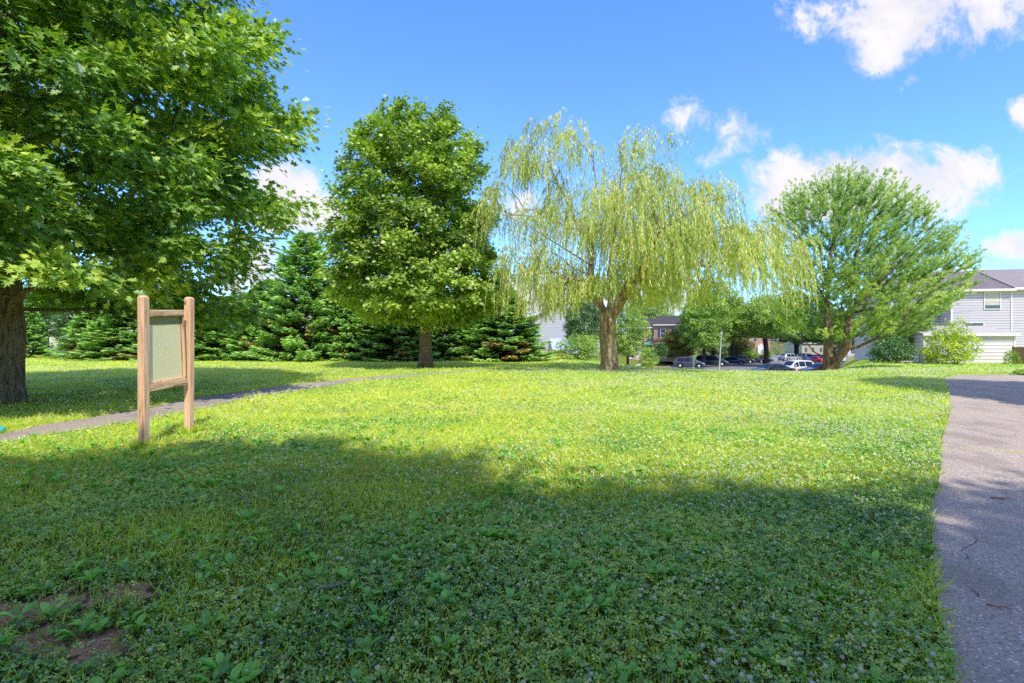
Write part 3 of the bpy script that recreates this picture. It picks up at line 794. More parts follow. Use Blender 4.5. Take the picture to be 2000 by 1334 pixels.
# curved footpath on the left
def gp(px, py): d = 1500 / (py - 660); return (W(px, d), d)
LU = [(-14, 5.0), gp(-120, 861), gp(0, 849), gp(84, 831), gp(157, 820), gp(274, 800), gp(381, 778), gp(513, 760), gp(560, 754), gp(680, 743), gp(770, 736.5), gp(900, 727.5), gp(985, 723), (1.5, 25.4), (5.5, 27.5), (12, 31.5)]
LL = [(-13.0, 3.9), gp(-120, 877), gp(0, 864), gp(84, 850), gp(157, 841), gp(274, 826), gp(381, 803), gp(521, 773), gp(610, 761), gp(710, 748.5), gp(790, 740.5), gp(900, 731), gp(985, 725.6), (1.5, 24.2), (6, 26.4), (12.5, 30.3)]
def strip_sheet(A, B, step, off, wob, seed):
    A = np.array(A); B = np.array(B)
    pa, pb = [], []
    for i in range(len(A) - 1):
        n = max(1, int(max(np.linalg.norm(A[i + 1] - A[i]), np.linalg.norm(B[i + 1] - B[i])) / step))
        for t in range(n): pa.append(A[i] + (A[i + 1] - A[i]) * t / n); pb.append(B[i] + (B[i + 1] - B[i]) * t / n)
    pa.append(A[-1]); pb.append(B[-1]); pa = np.array(pa); pb = np.array(pb)
    s = np.arange(len(pa)) * step
    pa = pa + (fbm(s * 1.7 + seed, s * 0 + seed) - .5)[:, None] * wob + (fbm(s * 7 + seed, s * 0 + 3) - .5)[:, None] * .08; pb = pb + (fbm(s * 1.7 + seed + 9, s * 0 + 4) - .5)[:, None] * wob
    m = 14; t = np.linspace(0, 1, m)
    P = pa[:, None, :] * (1 - t)[None, :, None] + pb[:, None, :] * t[None, :, None]
    x, y = P[..., 0].ravel(), P[..., 1].ravel(); V = np.stack([x, y, terrain(x, y) + off], 1)
    i, j = np.meshgrid(np.arange(len(pa) - 1), np.arange(m - 1), indexing='ij'); b = (i * m + j).ravel()
    F = np.stack([b, b + 1, b + m + 1, b + m], 1)
    return V, F, [tuple(p) for p in pa] + [tuple(p) for p in pb[::-1]]
def asphalt(name, c1, c2, speck=.55, cracks=True):
    m, nt = new_mat(name)
    tc = coords(nt)
    big = noise(nt, tc, .7, 4); fine = noise(nt, tc, 60, 3, .7)
    vo = nd(nt, 'ShaderNodeTexVoronoi'); vo.inputs['Scale'].default_value = 70; nt.links.new(tc, vo.inputs['Vector'])
    sp = nd(nt, 'ShaderNodeSeparateColor'); nt.links.new(vo.outputs['Color'], sp.inputs[0])
    base = mixc(nt, fine, c1, c2)
    base = mixc(nt, mth(nt, 'MULTIPLY', big, .5), base, tuple(x * .72 for x in c1))
    isp = mth(nt, 'GREATER_THAN', sp.outputs[0], .84)
    near = mth(nt, 'LESS_THAN', vo.outputs['Distance'], .42)
    col = mixc(nt, mth(nt, 'MULTIPLY', mth(nt, 'MULTIPLY', isp, near), speck), base, (.85, .82, .78))
    dk = mth(nt, 'MULTIPLY', mth(nt, 'LESS_THAN', sp.outputs[1], .22), .45)
    col = mixc(nt, dk, col, tuple(x * .35 for x in c1))
    st_ = ramp(nt, [(.50, (0, 0, 0)), (.62, (.5, .5, .5))], noise(nt, coords(nt, (1, .5, 1)), 1.7, 5, .6))
    col = mixc(nt, st_.outputs[0], col, tuple(x * .62 for x in c1))
    if cracks:
        w = nd(nt, 'ShaderNodeTexVoronoi', feature='DISTANCE_TO_EDGE'); w.inputs['Scale'].default_value = .42
        ds = nd(nt, 'ShaderNodeVectorMath', operation='ADD'); nt.links.new(tc, ds.inputs[0])
        nz = nd(nt, 'ShaderNodeTexNoise'); nz.inputs['Scale'].default_value = 3.0; nt.links.new(tc, nz.inputs[0])
        sc_ = nd(nt, 'ShaderNodeVectorMath', operation='SCALE'); sc_.inputs['Scale'].default_value = .22; nt.links.new(nz.outputs['Color'], sc_.inputs[0])
        nt.links.new(sc_.outputs[0], ds.inputs[1]); nt.links.new(ds.outputs[0], w.inputs['Vector'])
        cr = mth(nt, 'LESS_THAN', w.outputs['Distance'], .0016)
        msk = mth(nt, 'GREATER_THAN', noise(nt, tc, 1.1, 3), .57)
        col = mixc(nt, mth(nt, 'MULTIPLY', mth(nt, 'MULTIPLY', cr, msk), .85), col, (.03, .03, .028))
    principled(nt, col, .85, bump(nt, mth(nt, 'ADD', fine, sp.outputs[0]), .5, .006), spec=.25)
    return m
M['asphalt'] = asphalt('asphalt_path', (.40, .32, .275), (.64, .53, .455), .9)
M['asphalt_worn'] = asphalt('asphalt_worn', (.38, .31, .27), (.56, .46, .40), .5)
M['asphalt_lot'] = asphalt('asphalt_lot', (.22, .215, .235), (.30, .29, .31), .1, False)
V, F, RPOLY = strip_sheet(RL, RR, .12, .012, .14, 1)
tag(nmesh('path', V, F, M['asphalt'], smooth=True), kind='structure')
V, F, LPOLY = strip_sheet(LU, LL, .15, .012, .16, 5)
tag(nmesh('footpath', V, F, M['asphalt_worn'], smooth=True), kind='structure')

# bare soil
SOIL = [(-2.75, 2.92, .80, .26, 1.0), (-2.0, 2.48, .62, .20, 1.0), (-3.6, 3.5, .5, .2, .75), (-4.75, 7.25, .45, .22, .75), (-1.3, 10.9, 1.0, .35, .55),
        (-.45, 10.2, .5, .2, .35), (.95, 5.9, .3, .1, .6), (-6.0, 6.2, .35, .10, .8), (-5.2, 5.75, .3, .10, .6), (-3.9, 9.0, .2, .08, .6), (.2, 12.2, .8, .3, .3), (2.2, 7.8, .5, .15, .3), (-1.9, 6.6, .35, .12, .35),
        (2.8, 17, 1.2, .4, .3), (-9, 17, 1.2, .6, .3), (-11.9, 12.2, 1.0, .9, .8)]
def soil(x, y):
    s = np.zeros(np.shape(x))
    n = fbm(np.asarray(x) * 2.3 + 5, np.asarray(y) * 2.3 + 2); n2_ = fbm(np.asarray(x) * 7 + 15, np.asarray(y) * 7 + 12)
    for a, b, rx, ry, k in SOIL:
        s = np.maximum(s, k * np.clip(.78 - ((x - a) / rx) ** 2 - ((y - b) / ry) ** 2 + (n - .5) * 2.6 + (n2_ - .5) * 2.2, 0, 1))
    return np.clip(s + .25 * sst(.66, .8, fbm(np.asarray(x) * 1.1 + 20, np.asarray(y) * 1.1 + 8)), 0, 1)
u = np.linspace(-6.6, 6.6, 560)
gx = 4 * np.sinh(u) * .999; gy = 6 + 4 * np.sinh(u)
X, Y = np.meshgrid(gx, gy, indexing='xy'); xf, yf = X.ravel(), Y.ravel()
V = np.stack([xf, yf, terrain(xf, yf)], 1)
n = len(u); i, j = np.meshgrid(np.arange(n - 1), np.arange(n - 1), indexing='ij'); b = (i * n + j).ravel()
m, nt = new_mat('lawn_ground')
at = nd(nt, 'ShaderNodeAttribute', attribute_name='v')
tc = coords(nt)
n1 = noise(nt, tc, .35, 5, .6); n2 = noise(nt, tc, 9, 6, .7); n3 = noise(nt, coords(nt, (1, .35, 1)), 1.6, 5, .6)
gcol = ramp(nt, [(.30, (.34, .42, .045)), (.5, (.54, .60, .075)), (.68, (.68, .68, .13))], n2)
gcol2 = mixc(nt, ramp(nt, [(.40, (0, 0, 0)), (.62, (1, 1, 1))], n1).outputs[0], gcol.outputs[0], (.58, .60, .10))
gcol3 = mixc(nt, ramp(nt, [(.52, (0, 0, 0)), (.75, (.6, .6, .6))], n3).outputs[0], gcol2, (.42, .40, .12))
scol = ramp(nt, [(.3, (.17, .085, .055)), (.5, (.40, .22, .15)), (.72, (.60, .40, .29))], noise(nt, tc, 26, 6, .7))
# thatch and soil close by, darkened in colour for shade gaps under the blades
gm = nd(nt, 'ShaderNodeMapRange'); 
f1 = at.outputs['Fac']; f2 = nd(nt, 'ShaderNodeAttribute', attribute_name='soil').outputs['Fac']
sn = noise(nt, tc, 14, 6, .75)
f2 = ramp(nt, [(.42, (0, 0, 0)), (.62, (1, 1, 1))], mth(nt, 'ADD', mth(nt, 'MULTIPLY', f2, .75), mth(nt, 'MULTIPLY', mth(nt, 'SUBTRACT', sn, .42), 1.1))).outputs[0]
under = mixc(nt, n2, (.022, .035, .012), (.07, .08, .028))
sy = nd(nt, 'ShaderNodeSeparateXYZ'); nt.links.new(tc, sy.inputs[0])
fr_ = nd(nt, 'ShaderNodeMapRange'); nt.links.new(sy.outputs[1], fr_.inputs[0]); fr_.inputs['From Min'].default_value = 46; fr_.inputs['From Max'].default_value = 70
gcol3 = mixc(nt, fr_.outputs[0], gcol3, (.15, .19, .035))
c = mixc(nt, f2, mixc(nt, f1, gcol3, under), scol.outputs[0])
principled(nt, c, .95, bump(nt, n2, .7, .05), spec=.1)
M['lawn'] = m
lawn = nmesh('lawn', V, np.stack([b, b + 1, b + n + 1, b + n], 1), M['lawn'], 1 - sst(3.5, 8.5, yf), smooth=True)
a_ = lawn.data.attributes.new('soil', 'FLOAT', 'POINT'); a_.data.foreach_set('value', np.clip(soil(xf, yf) * 1.2, 0, 1).astype(np.float32))
tag(lawn, kind='structure')

# car park and its kerb
LOT = [(1270, 55), (1276, 78), (1330, 84), (1432, 97), (1492, 108), (1512, 126), (1600, 146), (1700, 150), (1690, 92), (1655, 84), (1648, 62), (1640, 54), (1500, 52.5), (1300, 52)]
LP = [(W(a, d), d) for a, d in LOT]
xs = np.arange(12, 110, .9); ys = np.arange(50, 152, .9)
X, Y = np.meshgrid(xs, ys); ok = in_poly(X + .45, Y + .45, LP)[:-1, :-1]
nx = len(xs); b = (np.arange(len(ys) - 1)[:, None] * nx + np.arange(nx - 1)[None]).reshape(len(ys) - 1, nx - 1)[ok]
Vl = np.stack([X.ravel(), Y.ravel(), terrain(X.ravel(), Y.ravel()) + .05], 1)
Fl = np.stack([b, b + 1, b + nx + 1, b + nx], 1)
uu, inv = np.unique(Fl, return_inverse=True)
tag(nmesh('road', Vl[uu], inv.reshape(Fl.shape), M['asphalt_lot']), kind='structure')
M['concrete'] = plain('pale_concrete', (.42, .38, .35), .85, sc=2)
M['kerb'] = plain('worn_kerb', (.38, .26, .20), .85, sc=2)
kb = MB()
kp = []
for k in range(0, 6):
    a, c2 = LP[k], LP[k + 1]; L = math.hypot(c2[0] - a[0], c2[1] - a[1]); nn = max(1, int(L / 1.5))
    for t in range(nn): kp.append((a[0] + (c2[0] - a[0]) * t / nn, a[1] + (c2[1] - a[1]) * t / nn))
for a, c2 in zip(kp[:-1], kp[1:]):
    dx, dy = c2[0] - a[0], c2[1] - a[1]; L = math.hypot(dx, dy); ox, oy = -dy / L * .5, dx / L * .5
    z0, z1 = tz(*a) + .05, tz(*c2) + .05
    kb.add([(a[0], a[1], z0), (c2[0], c2[1], z1), (c2[0], c2[1], z1 + .14), (a[0], a[1], z0 + .14), (a[0] + ox, a[1] + oy, z0 + .14), (c2[0] + ox, c2[1] + oy, z1 + .14), (a[0] + ox, a[1] + oy, z0 - .2), (c2[0] + ox, c2[1] + oy, z1 - .2)],
           [(0, 1, 2, 3), (3, 2, 5, 4), (4, 5, 7, 6)])
tag(kb.build('kerb', M['kerb']), kind='structure')
wk = MB()
for (p0, d0), (p1, d1), w in [((1225, 88), (1300, 86), 1.2), ((1240, 83), (1300, 92), 1.0)]:
    n_ = 14
    for t in range(n_):
        a = (W(p0, d0) + (W(p1, d1) - W(p0, d0)) * t / n_, d0 + (d1 - d0) * t / n_); c2 = (W(p0, d0) + (W(p1, d1) - W(p0, d0)) * (t + 1) / n_, d0 + (d1 - d0) * (t + 1) / n_)
        wk.add([(a[0], a[1], tz(*a) + .06), (c2[0], c2[1], tz(*c2) + .06), (c2[0], c2[1] + w, tz(c2[0], c2[1] + w) + .06), (a[0], a[1] + w, tz(a[0], a[1] + w) + .06)], [(0, 1, 2, 3)])
tag(wk.build('walkway', M['concrete']), kind='structure')

# ------------------------------------------------------------------ grass, clover, weeds
def field(n, d0, d1, rng, side=1.10, pad=1.2):
    d = np.sqrt(d0 ** 2 + (d1 ** 2 - d0 ** 2) * rng.random(n)); x = (rng.random(n) * 2 - 1) * (side * d + pad)
    return x, d
def lawn_mask(x, y, rng, edge=.05, soilk=1.0):
    j = rng.normal(size=len(x)) * edge
    return ~(in_poly(x + j, y + j, RPOLY) | in_poly(x + j, y - j, LPOLY)) & (rng.random(len(x)) > np.clip(soil(x, y) * 1.1, 0, .86) * soilk)
rng = np.random.default_rng(77)
T_BLADE = (np.array([(-.035, 0, 0), (.035, 0, 0), (.028, .55, .07), (-.028, .55, .07), (0, 1, .30)], float), np.array([(0, 1, 2), (0, 2, 3), (3, 2, 4)]))
T_BLADE_FAR = (np.array([(-.07, 0, 0), (.07, 0, 0), (0, 1, .12)], float), np.array([(0, 1, 2)]))
def clover_tpl(fold):
    Vt, Ft = [], []
    for k in range(3):
        a = k * 2 * math.pi / 3; c, s = math.cos(a), math.sin(a)
        for px_, py_, pz_ in [(0, .06, 0), (.42, .62, fold), (.24, 1.0, fold * .7), (0, .92, 0), (-.24, 1.0, fold * .7), (-.42, .62, fold)]:
            Vt.append((px_ * c - py_ * s, px_ * s + py_ * c, pz_))
        b = k * 6; Ft += [(b, b + 1, b + 3), (b + 1, b + 2, b + 3), (b, b + 3, b + 5), (b + 3, b + 4, b + 5)]
    return np.array(Vt), np.array(Ft)
T_CLOVER = clover_tpl(.16)
Vt, Ft = [], []
for k in range(3):
    a = k * 2 * math.pi / 3; c_, s_ = math.cos(a), math.sin(a)
    for p_ in [(0, 0, 0), (.45, .7, .1), (0, 1, 0), (-.45, .7, .1)]: Vt.append((p_[0] * c_ - p_[1] * s_, p_[0] * s_ + p_[1] * c_, p_[2]))
    Ft += [(k * 4, k * 4 + 1, k * 4 + 2), (k * 4, k * 4 + 2, k * 4 + 3)]
T_CLOVER_FAR = (np.array(Vt), np.array(Ft))
def patchv(x, y):     # grassy or clover-rich
    return fbm(x * .55 + 11, y * .55 + 4)
gparts = []
for nn, d0, d1, L, tpl, up in [(95000, 1.7, 5.2, .070, T_BLADE, .8), (120000, 5.2, 11, .075, T_BLADE, .8), (150000, 11, 24, .085, T_BLADE_FAR, .7), (110000, 24, 48, .11, T_BLADE_FAR, .6)]:
    x, y = field(nn, d0, d1, rng)
    pv = patchv(x, y)
    left = 1 - sst(-1, 3, x - .1 * y)
    keep = lawn_mask(x, y, rng, .05, .95) & (rng.random(nn) < .40 + .6 * sst(.38, .58, pv + .10 * left))
    x, y, pv = x[keep], y[keep], pv[keep]; n_ = len(x)
    P = np.stack([x, y, terrain(x, y) - .004], 1)
    if d0 >= 24: v_far = 1
    lean = rng.normal(size=(n_, 2)) * .55
    D = np.stack([lean[:, 0], lean[:, 1], np.full(n_, up)], 1)
    N = np.stack([rng.normal(size=n_), rng.normal(size=n_), np.zeros(n_)], 1)
    tall = .60 + .95 * rng.random(n_) ** 2 + .40 * sst(.53, .72, pv)
    if d1 < 30:  # ragged longer blades along the path edges and posts
        e = in_poly(x + .12, y, RPOLY) | in_poly(x - .1, y + .12, LPOLY) | in_poly(x, y - .14, LPOLY)
        tall = tall * np.where(e, 1.35, 1)
    v = np.clip(.48 + .5 * (pv - .5) + rng.normal(size=n_) * .16, .12, 1)
    dry = rng.random(n_) < .055 + .06 * (d1 < 6) + .35 * soil(x, y); v = np.where(dry, .03 + .06 * rng.random(n_), v)
    gparts.append(place(tpl, P, D, N, L * tall, v))
for ax, ay in ((-5.02, 6.98), (-4.94, 7.83)):   # uncut grass round the board's posts
    n_ = 420; r_ = .06 + .10 * rng.random(n_); a = rng.random(n_) * 6.283; x = ax + r_ * np.cos(a); y = ay + r_ * np.sin(a)
    gparts.append(place(T_BLADE, np.stack([x, y, terrain(x, y) - .004], 1), np.stack([rng.normal(size=n_) * .4, rng.normal(size=n_) * .4, np.full(n_, .9)], 1), rdir(rng, n_), .08 + .09 * rng.random(n_), np.clip(.5 + rng.normal(size=n_) * .2, .12, 1)))
# tufts in the crack of the asphalt
cx = []
for px_, py_ in [(1895, 876), (1905, 878), (1935, 880), (1962, 882), (1975, 884), (1990, 884), (1998, 885), (1842, 880), (1850, 870)]:
    d = 1500 / (py_ - 660); cx.append(np.stack([W(px_, d) + rng.normal(size=26) * .07, d + rng.normal(size=26) * .012], 1))
cx = np.concatenate(cx); P = np.stack([cx[:, 0], cx[:, 1], terrain(cx[:, 0], cx[:, 1]) + .01], 1)
gparts.append(place(T_BLADE, P, np.concatenate([rng.normal(size=(len(P), 2)) * .9, np.full((len(P), 1), .5)], 1), rdir(rng, len(P)), np.full(len(P), .04), np.full(len(P), .7)))
V, F, A = join(gparts)
tag(nmesh('grass', V, F, M['grass'], A), 'short mown grass of the lawn, mixed with dry blades', 'grass', kind='stuff')

cparts = []; stems = []
for nn, d0, d1, s0, tpl in [(80000, 1.7, 4.8, .018, T_CLOVER), (110000, 4.8, 9.5, .020, T_CLOVER_FAR), (125000, 9.5, 22, .027, T_CLOVER_FAR), (60000, 22, 40, .045, T_CLOVER_FAR)]:
    x, y = field(nn, d0, d1, rng)
    pv = patchv(x, y); right = sst(-1.5, 2.5, x - .05 * y)
    keep = lawn_mask(x, y, rng, .06, 1.0) & (rng.random(nn) < .22 + .35 * right + .6 * (1 - sst(.42, .60, pv)))
    x, y = x[keep], y[keep]; n_ = len(x)
    h = (.012 + .045 * rng.random(n_)) * (.8 + .5 * right[keep]) * (1 + .5 * (fbm(x * 3, y * 3) - .5))
    P = np.stack([x, y, terrain(x, y) + h], 1)
    a = rng.random(n_) * 6.283
    N = norm(np.stack([rng.normal(size=n_) * .48, rng.normal(size=n_) * .48 - .12, np.ones(n_)], 1))
    D = np.stack([np.cos(a), np.sin(a), np.zeros(n_)], 1); D = D - N * np.sum(D * N, 1)[:, None]
    v = np.clip(.5 + .6 * (fbm(x * 1.3 + 3, y * 1.3) - .5) + rng.normal(size=n_) * .22, 0, 1)
    cparts.append(place(tpl, P, D, N, s0 * (.7 + .6 * rng.random(n_)), v))
V, F, A = join(cparts)
# flower heads: a ball of little upturned petals on a thin stalk
phi = (1 + 5 ** .5) / 2
fparts = []
def flower_tpl(n_, seed):
    r = np.random.default_rng(seed); Vt, Ft = [], []
    for k in range(n_):
        z = 1 - 1.55 * (k + .5) / n_; a = k * 2.4; q = math.sqrt(max(0, 1 - z * z)); d = np.array([q * math.cos(a), q * math.sin(a), z])
        s = np.cross(d, [0, 0, 1.0]); s /= np.linalg.norm(s) + 1e-6
        c = d * .30 - np.cross(s, d) * .10; t = d * (.46 + .26 * r.random()) + np.cross(s, d) * .10 + [0, 0, .12]
        b = len(Vt); Vt += [tuple(c - s * .13), tuple(c + s * .13), tuple(t + s * .17), tuple(t - s * .17)]; Ft += [(b, b + 1, b + 2), (b, b + 2, b + 3)]
    # in place(): y is the axis D
    Vt = [(p[0], p[2], p[1]) for p in Vt]
    Vt += [(-.03, -2.2, 0), (.03, -2.2, 0), (.03, .1, 0), (-.03, .1, 0)]; b = len(Vt) - 4
    return np.array(Vt), np.array(Ft), b
for nn, d0, d1, s0, np_ in [(3800, 1.8, 5.0, .0150, 24), (17000, 5.0, 11, .020, 14), (44000, 11, 26, .029, 8)]:
    x, y = field(nn, d0, d1, rng)
    dens = .16 + .84 * sst(-3.0, 2.0, x - .10 * y) ; dens = dens * (.25 + .9 * sst(.38, .62, fbm(x * .8 + 30, y * .8 + 6)))
    dens = np.where((y > 9) & (x < -.45 * y), .35, dens)
    keep = lawn_mask(x, y, rng, .05, 1.0) & (rng.random(nn) < dens)
    x, y = x[keep], y[keep]; n_ = len(x)
    P = np.stack([x, y, terrain(x, y) + .045 + .045 * rng.random(n_)], 1)
    D = norm(np.concatenate([rng.normal(size=(n_, 2)) * .22, np.ones((n_, 1))], 1))
    tV, tF, _ = flower_tpl(np_, 5)
    fparts.append(place((tV, tF), P, D, rdir(rng, n_), s0 * (.6 + .75 * rng.random(n_)), np.clip(rng.random(n_) ** .7 * 1.1 - .05, 0, 1)))
V2, F2, A2 = join(fparts)
fm = np.concatenate([np.zeros(len(F), int), np.ones(len(F2), int)])
cl = nmesh('clover', np.concatenate([V, V2]), np.concatenate([F, F2 + len(V)]), [M['clover'], M['flower']], np.concatenate([A, A2]), fmat=fm)
tag(cl, 'low clover with small pinkish white flower heads spread through the lawn', 'clover', kind='stuff')

# plantain and dock rosettes
st = np.linspace(0, 1, 6); wd = np.array([.04, .07, .17, .20, .13, .01]); bend = np.array([0, .03, .10, .11, .05, -.08])
Vt = []; Ft = []
for k in range(6):
    Vt += [(-wd[k], st[k], bend[k] + .05), (0, st[k], bend[k]), (wd[k], st[k], bend[k] + .05)]
for k in range(5):
    b = k * 3; Ft += [(b, b + 1, b + 4), (b, b + 4, b + 3), (b + 1, b + 2, b + 5), (b + 1, b + 5, b + 4)]
T_BROAD = (np.array(Vt), np.array(Ft))
wp = []
x, y = field(5200, 1.8, 9.5, rng)
low = fbm(x * .9 + 40, y * .9 + 13)
left = 1 - sst(0, 3, x)
keep = lawn_mask(x, y, rng, .02, .55) & (rng.random(len(x)) < .10 + .9 * sst(.50, .62, low + .07 * left)) & (rng.random(len(x)) < np.clip(1.5 - y / 7, .12, 1))
x, y = x[keep], y[keep]
k = np.repeat(np.arange(len(x)), rng.integers(4, 9, len(x))); m_ = len(k)
a = rng.random(m_) * 6.283; size = (.042 + .058 * rng.random(len(x)) ** 1.5)[k] * (.7 + .5 * rng.random(m_))
rise = .25 + .75 * rng.random(m_)
D = np.stack([np.cos(a), np.sin(a), rise], 1)
P = np.stack([x[k] + np.cos(a) * .006, y[k] + np.sin(a) * .006, terrain(x[k], y[k]) + .012], 1)
N = norm(np.stack([-np.cos(a) * rise, -np.sin(a) * rise, np.ones(m_)], 1) + rng.normal(size=(m_, 3)) * .2)
V, F, A = place(T_BROAD, P + [0, 0, .012], D, N, size, np.clip(.5 + rng.normal(size=m_) * .2, 0, 1))
o = nmesh('broadleaf_weeds', V, F, M['weed'], A, smooth=True)
tag(o, 'broad leaved weeds growing low among the near grass', 'weeds', kind='stuff')

# crumbs and pebbles on the bare soil
x, y = field(26000, 1.9, 5, rng, 1.15, .8); so = soil(x, y); k_ = rng.random(len(x)) < np.clip(so * 1.4 - .25, 0, 1); x, y = x[k_], y[k_]; n_ = len(x)
tet = np.array([(1, 0, -.5), (-.5, .87, -.5), (-.5, -.87, -.5), (.15, .1, .8)], float); TF = np.array([(0, 1, 3), (1, 2, 3), (2, 0, 3)])
V, F, A = place((tet, TF), np.stack([x, y, terrain(x, y) + .002], 1), rdir(rng, n_), np.tile([[.1, 0, 1.0]], (n_, 1)) + rng.normal(size=(n_, 3)) * .3, .0022 + .0065 * rng.random(n_) ** 3, rng.random(n_))
M['crumb'] = leaf_mat('soil_crumb', [(0, (.16, .09, .06)), (.6, (.42, .28, .20)), (1, (.62, .52, .44))], 0, 0, .5)
tag(nmesh('soil_crumbs', V, F, M['crumb'], A), 'crumbs of earth and pebbles lying on the bare soil patch', 'soil', kind='stuff')

# ================================================================== NOTICE BOARD
m, nt = new_mat('weathered_timber')
tc = coords(nt, (12, 12, .8)); n1 = noise(nt, tc, 1.9, 6, .62, .9)
tcx = coords(nt, (1, 1, 1)); kn = nd(nt, 'ShaderNodeTexVoronoi'); kn.inputs['Scale'].default_value = 3.2; nt.links.new(coords(nt, (2.2, 2.2, 1)), kn.inputs['Vector'])
col = ramp(nt, [(.34, (.30, .10, .045)), (.42, (.72, .40, .22)), (.60, (.88, .57, .36)), (.8, (.90, .66, .46))], n1)
col2 = mixc(nt, mth(nt, 'LESS_THAN', kn.outputs['Distance'], .10), col.outputs[0], (.16, .07, .04))
col3 = mixc(nt, mth(nt, 'MULTIPLY', noise(nt, tcx, 2.5, 3), .18), col2, (.50, .46, .42))
principled(nt, col3, .8, bump(nt, n1, .7, .01), spec=.2); M['wood'] = m
m, nt = new_mat('weathered_timber_rail')
n1 = noise(nt, coords(nt, (1.3, 16, 16)), 1.6, 6, .6, .8)
col = ramp(nt, [(.34, (.26, .10, .05)), (.44, (.68, .41, .24)), (.62, (.84, .58, .38)), (.8, (.88, .66, .46))], n1)
principled(nt, col.outputs[0], .8, bump(nt, n1, .7, .01), spec=.2); M['wood_rail'] = m
P0 = np.array([-5.02, 6.98]); P1 = np.array([-4.94, 7.83]); ang = math.atan2(P1[1] - P0[1], P1[0] - P0[0]); SP = float(np.hypot(*(P1 - P0)))
kb_ = empty('notice_board', (P0[0], P0[1], 0), ang, 'empty wooden notice board on two square posts standing at the shade edge on the left', 'notice board')
def post(x, h0, h1, lean=0):
    b = MB(); s = .05; c = .006
    prof = [(-s + c, -s), (s - c, -s), (s, -s + c), (s, s - c), (s - c, s), (-s + c, s), (-s, s - c), (-s, -s + c)]
    rings = [(h0 - .15, 1), (h1 - .024, 1), (h1 - .002, .62), (h1, .58)]
    vs = [(x + p[0] * k + lean * (h - h0), p[1] * k, h) for h, k in rings for p in prof]
    fs = [(j * 8 + k, j * 8 + (k + 1) % 8, (j + 1) * 8 + (k + 1) % 8, (j + 1) * 8 + k) for j in range(3) for k in range(8)] + [tuple(24 + k for k in range(8))]
    b.add(vs, fs); return b.build('post', M['wood'], kb_)
post(0, tz(*P0), 2.075, -.004); post(SP, tz(*P1), 2.125, .003)
tilt = .045 / SP
r = MB(); r.box(.052, SP - .052, -.040, .030, 1.79, 1.88); o = r.build('top_rail', M['wood_rail'], kb_, .004); o.rotation_euler = (0, -tilt, 0)
r = MB(); r.box(.052, SP - .052, -.043, .030, .755, .85); o = r.build('bottom_rail', M['wood_rail'], kb_, .004); o.rotation_euler = (0, -tilt, 0)
r = MB(); r.box(.075, SP - .075, -.030, .004, .852, .872); r.box(.052, .074, -.010, .012, .872, 1.788); r.box(SP - .076, SP - .052, -.034, .006, .872, 1.788)
o = r.build('inner_trim', M['wood'], kb_, .002); o.rotation_euler = (0, -tilt, 0)
r = MB(); r.box(.075, SP - .077, .008, .022, .873, 1.787); m, nt = new_mat('olive_board')
n1 = noise(nt, coords(nt), 3, 5); principled(nt, mixc(nt, n1, (.24, .23, .09), (.34, .32, .14)), .6, None); o = r.build('backing_panel', m, kb_); o.rotation_euler = (0, -tilt, 0)
m, nt = new_mat('scuffed_plastic_sheet')
sx = nd(nt, 'ShaderNodeSeparateXYZ'); nt.links.new(coords(nt), sx.inputs[0])
hz_ = mth(nt, 'MULTIPLY_ADD', noise(nt, coords(nt, (2, 2, 2)), 2.2, 6, .7), .9, -.25)
sc = ramp(nt, [(0, (.82, .72, .42)), (1, (.92, .84, .58))], hz_)
edge = mth(nt, 'LESS_THAN', sx.outputs[0], .10)
principled(nt, sc.outputs[0], .32, bump(nt, noise(nt, coords(nt, (60, 1, 60)), 3, 3), .05, .002), spec=.4, coat=.0)
r = MB(); r.box(.088, SP - .092, .0005, .0045, .875, 1.672); sh = r.build('plastic_sheet', m, kb_); sh.rotation_euler = (0, -tilt, 0)
r = MB(); rs = random.Random(4); M['scratch'] = plain('scratch', (.92, .92, .86), .6)
def scr(x, z, a, l, w=.0022):
    c, s = math.cos(a), math.sin(a); dx, dz = c * l / 2, s * l / 2; nx_, nz_ = -s * w, c * w
    r.add([(x - dx - nx_, -.0006, z - dz - nz_), (x + dx - nx_, -.0006, z + dz - nz_), (x + dx + nx_, -.0006, z + dz + nz_), (x - dx + nx_, -.0006, z - dz + nz_)], [(0, 1, 2, 3)])
for k in range(26):
    scr(.30 + rs.gauss(0, .10), 1.42 + rs.gauss(0, .09), rs.choice([.6, 1.1, 1.3, 2.2, .3]) + rs.gauss(0, .2), rs.uniform(.02, .07), .0028)
scr(.60, 1.47, 1.15, .17, .0045); scr(.62, 1.40, 1.2, .10, .004)
for k in range(30): scr(rs.uniform(.14, SP - .15), rs.uniform(.92, 1.6), rs.uniform(0, 3.1), rs.uniform(.004, .03), .0012)
o = r.build('scratches', M['scratch'], sh); o['kind'] = 'stuff'

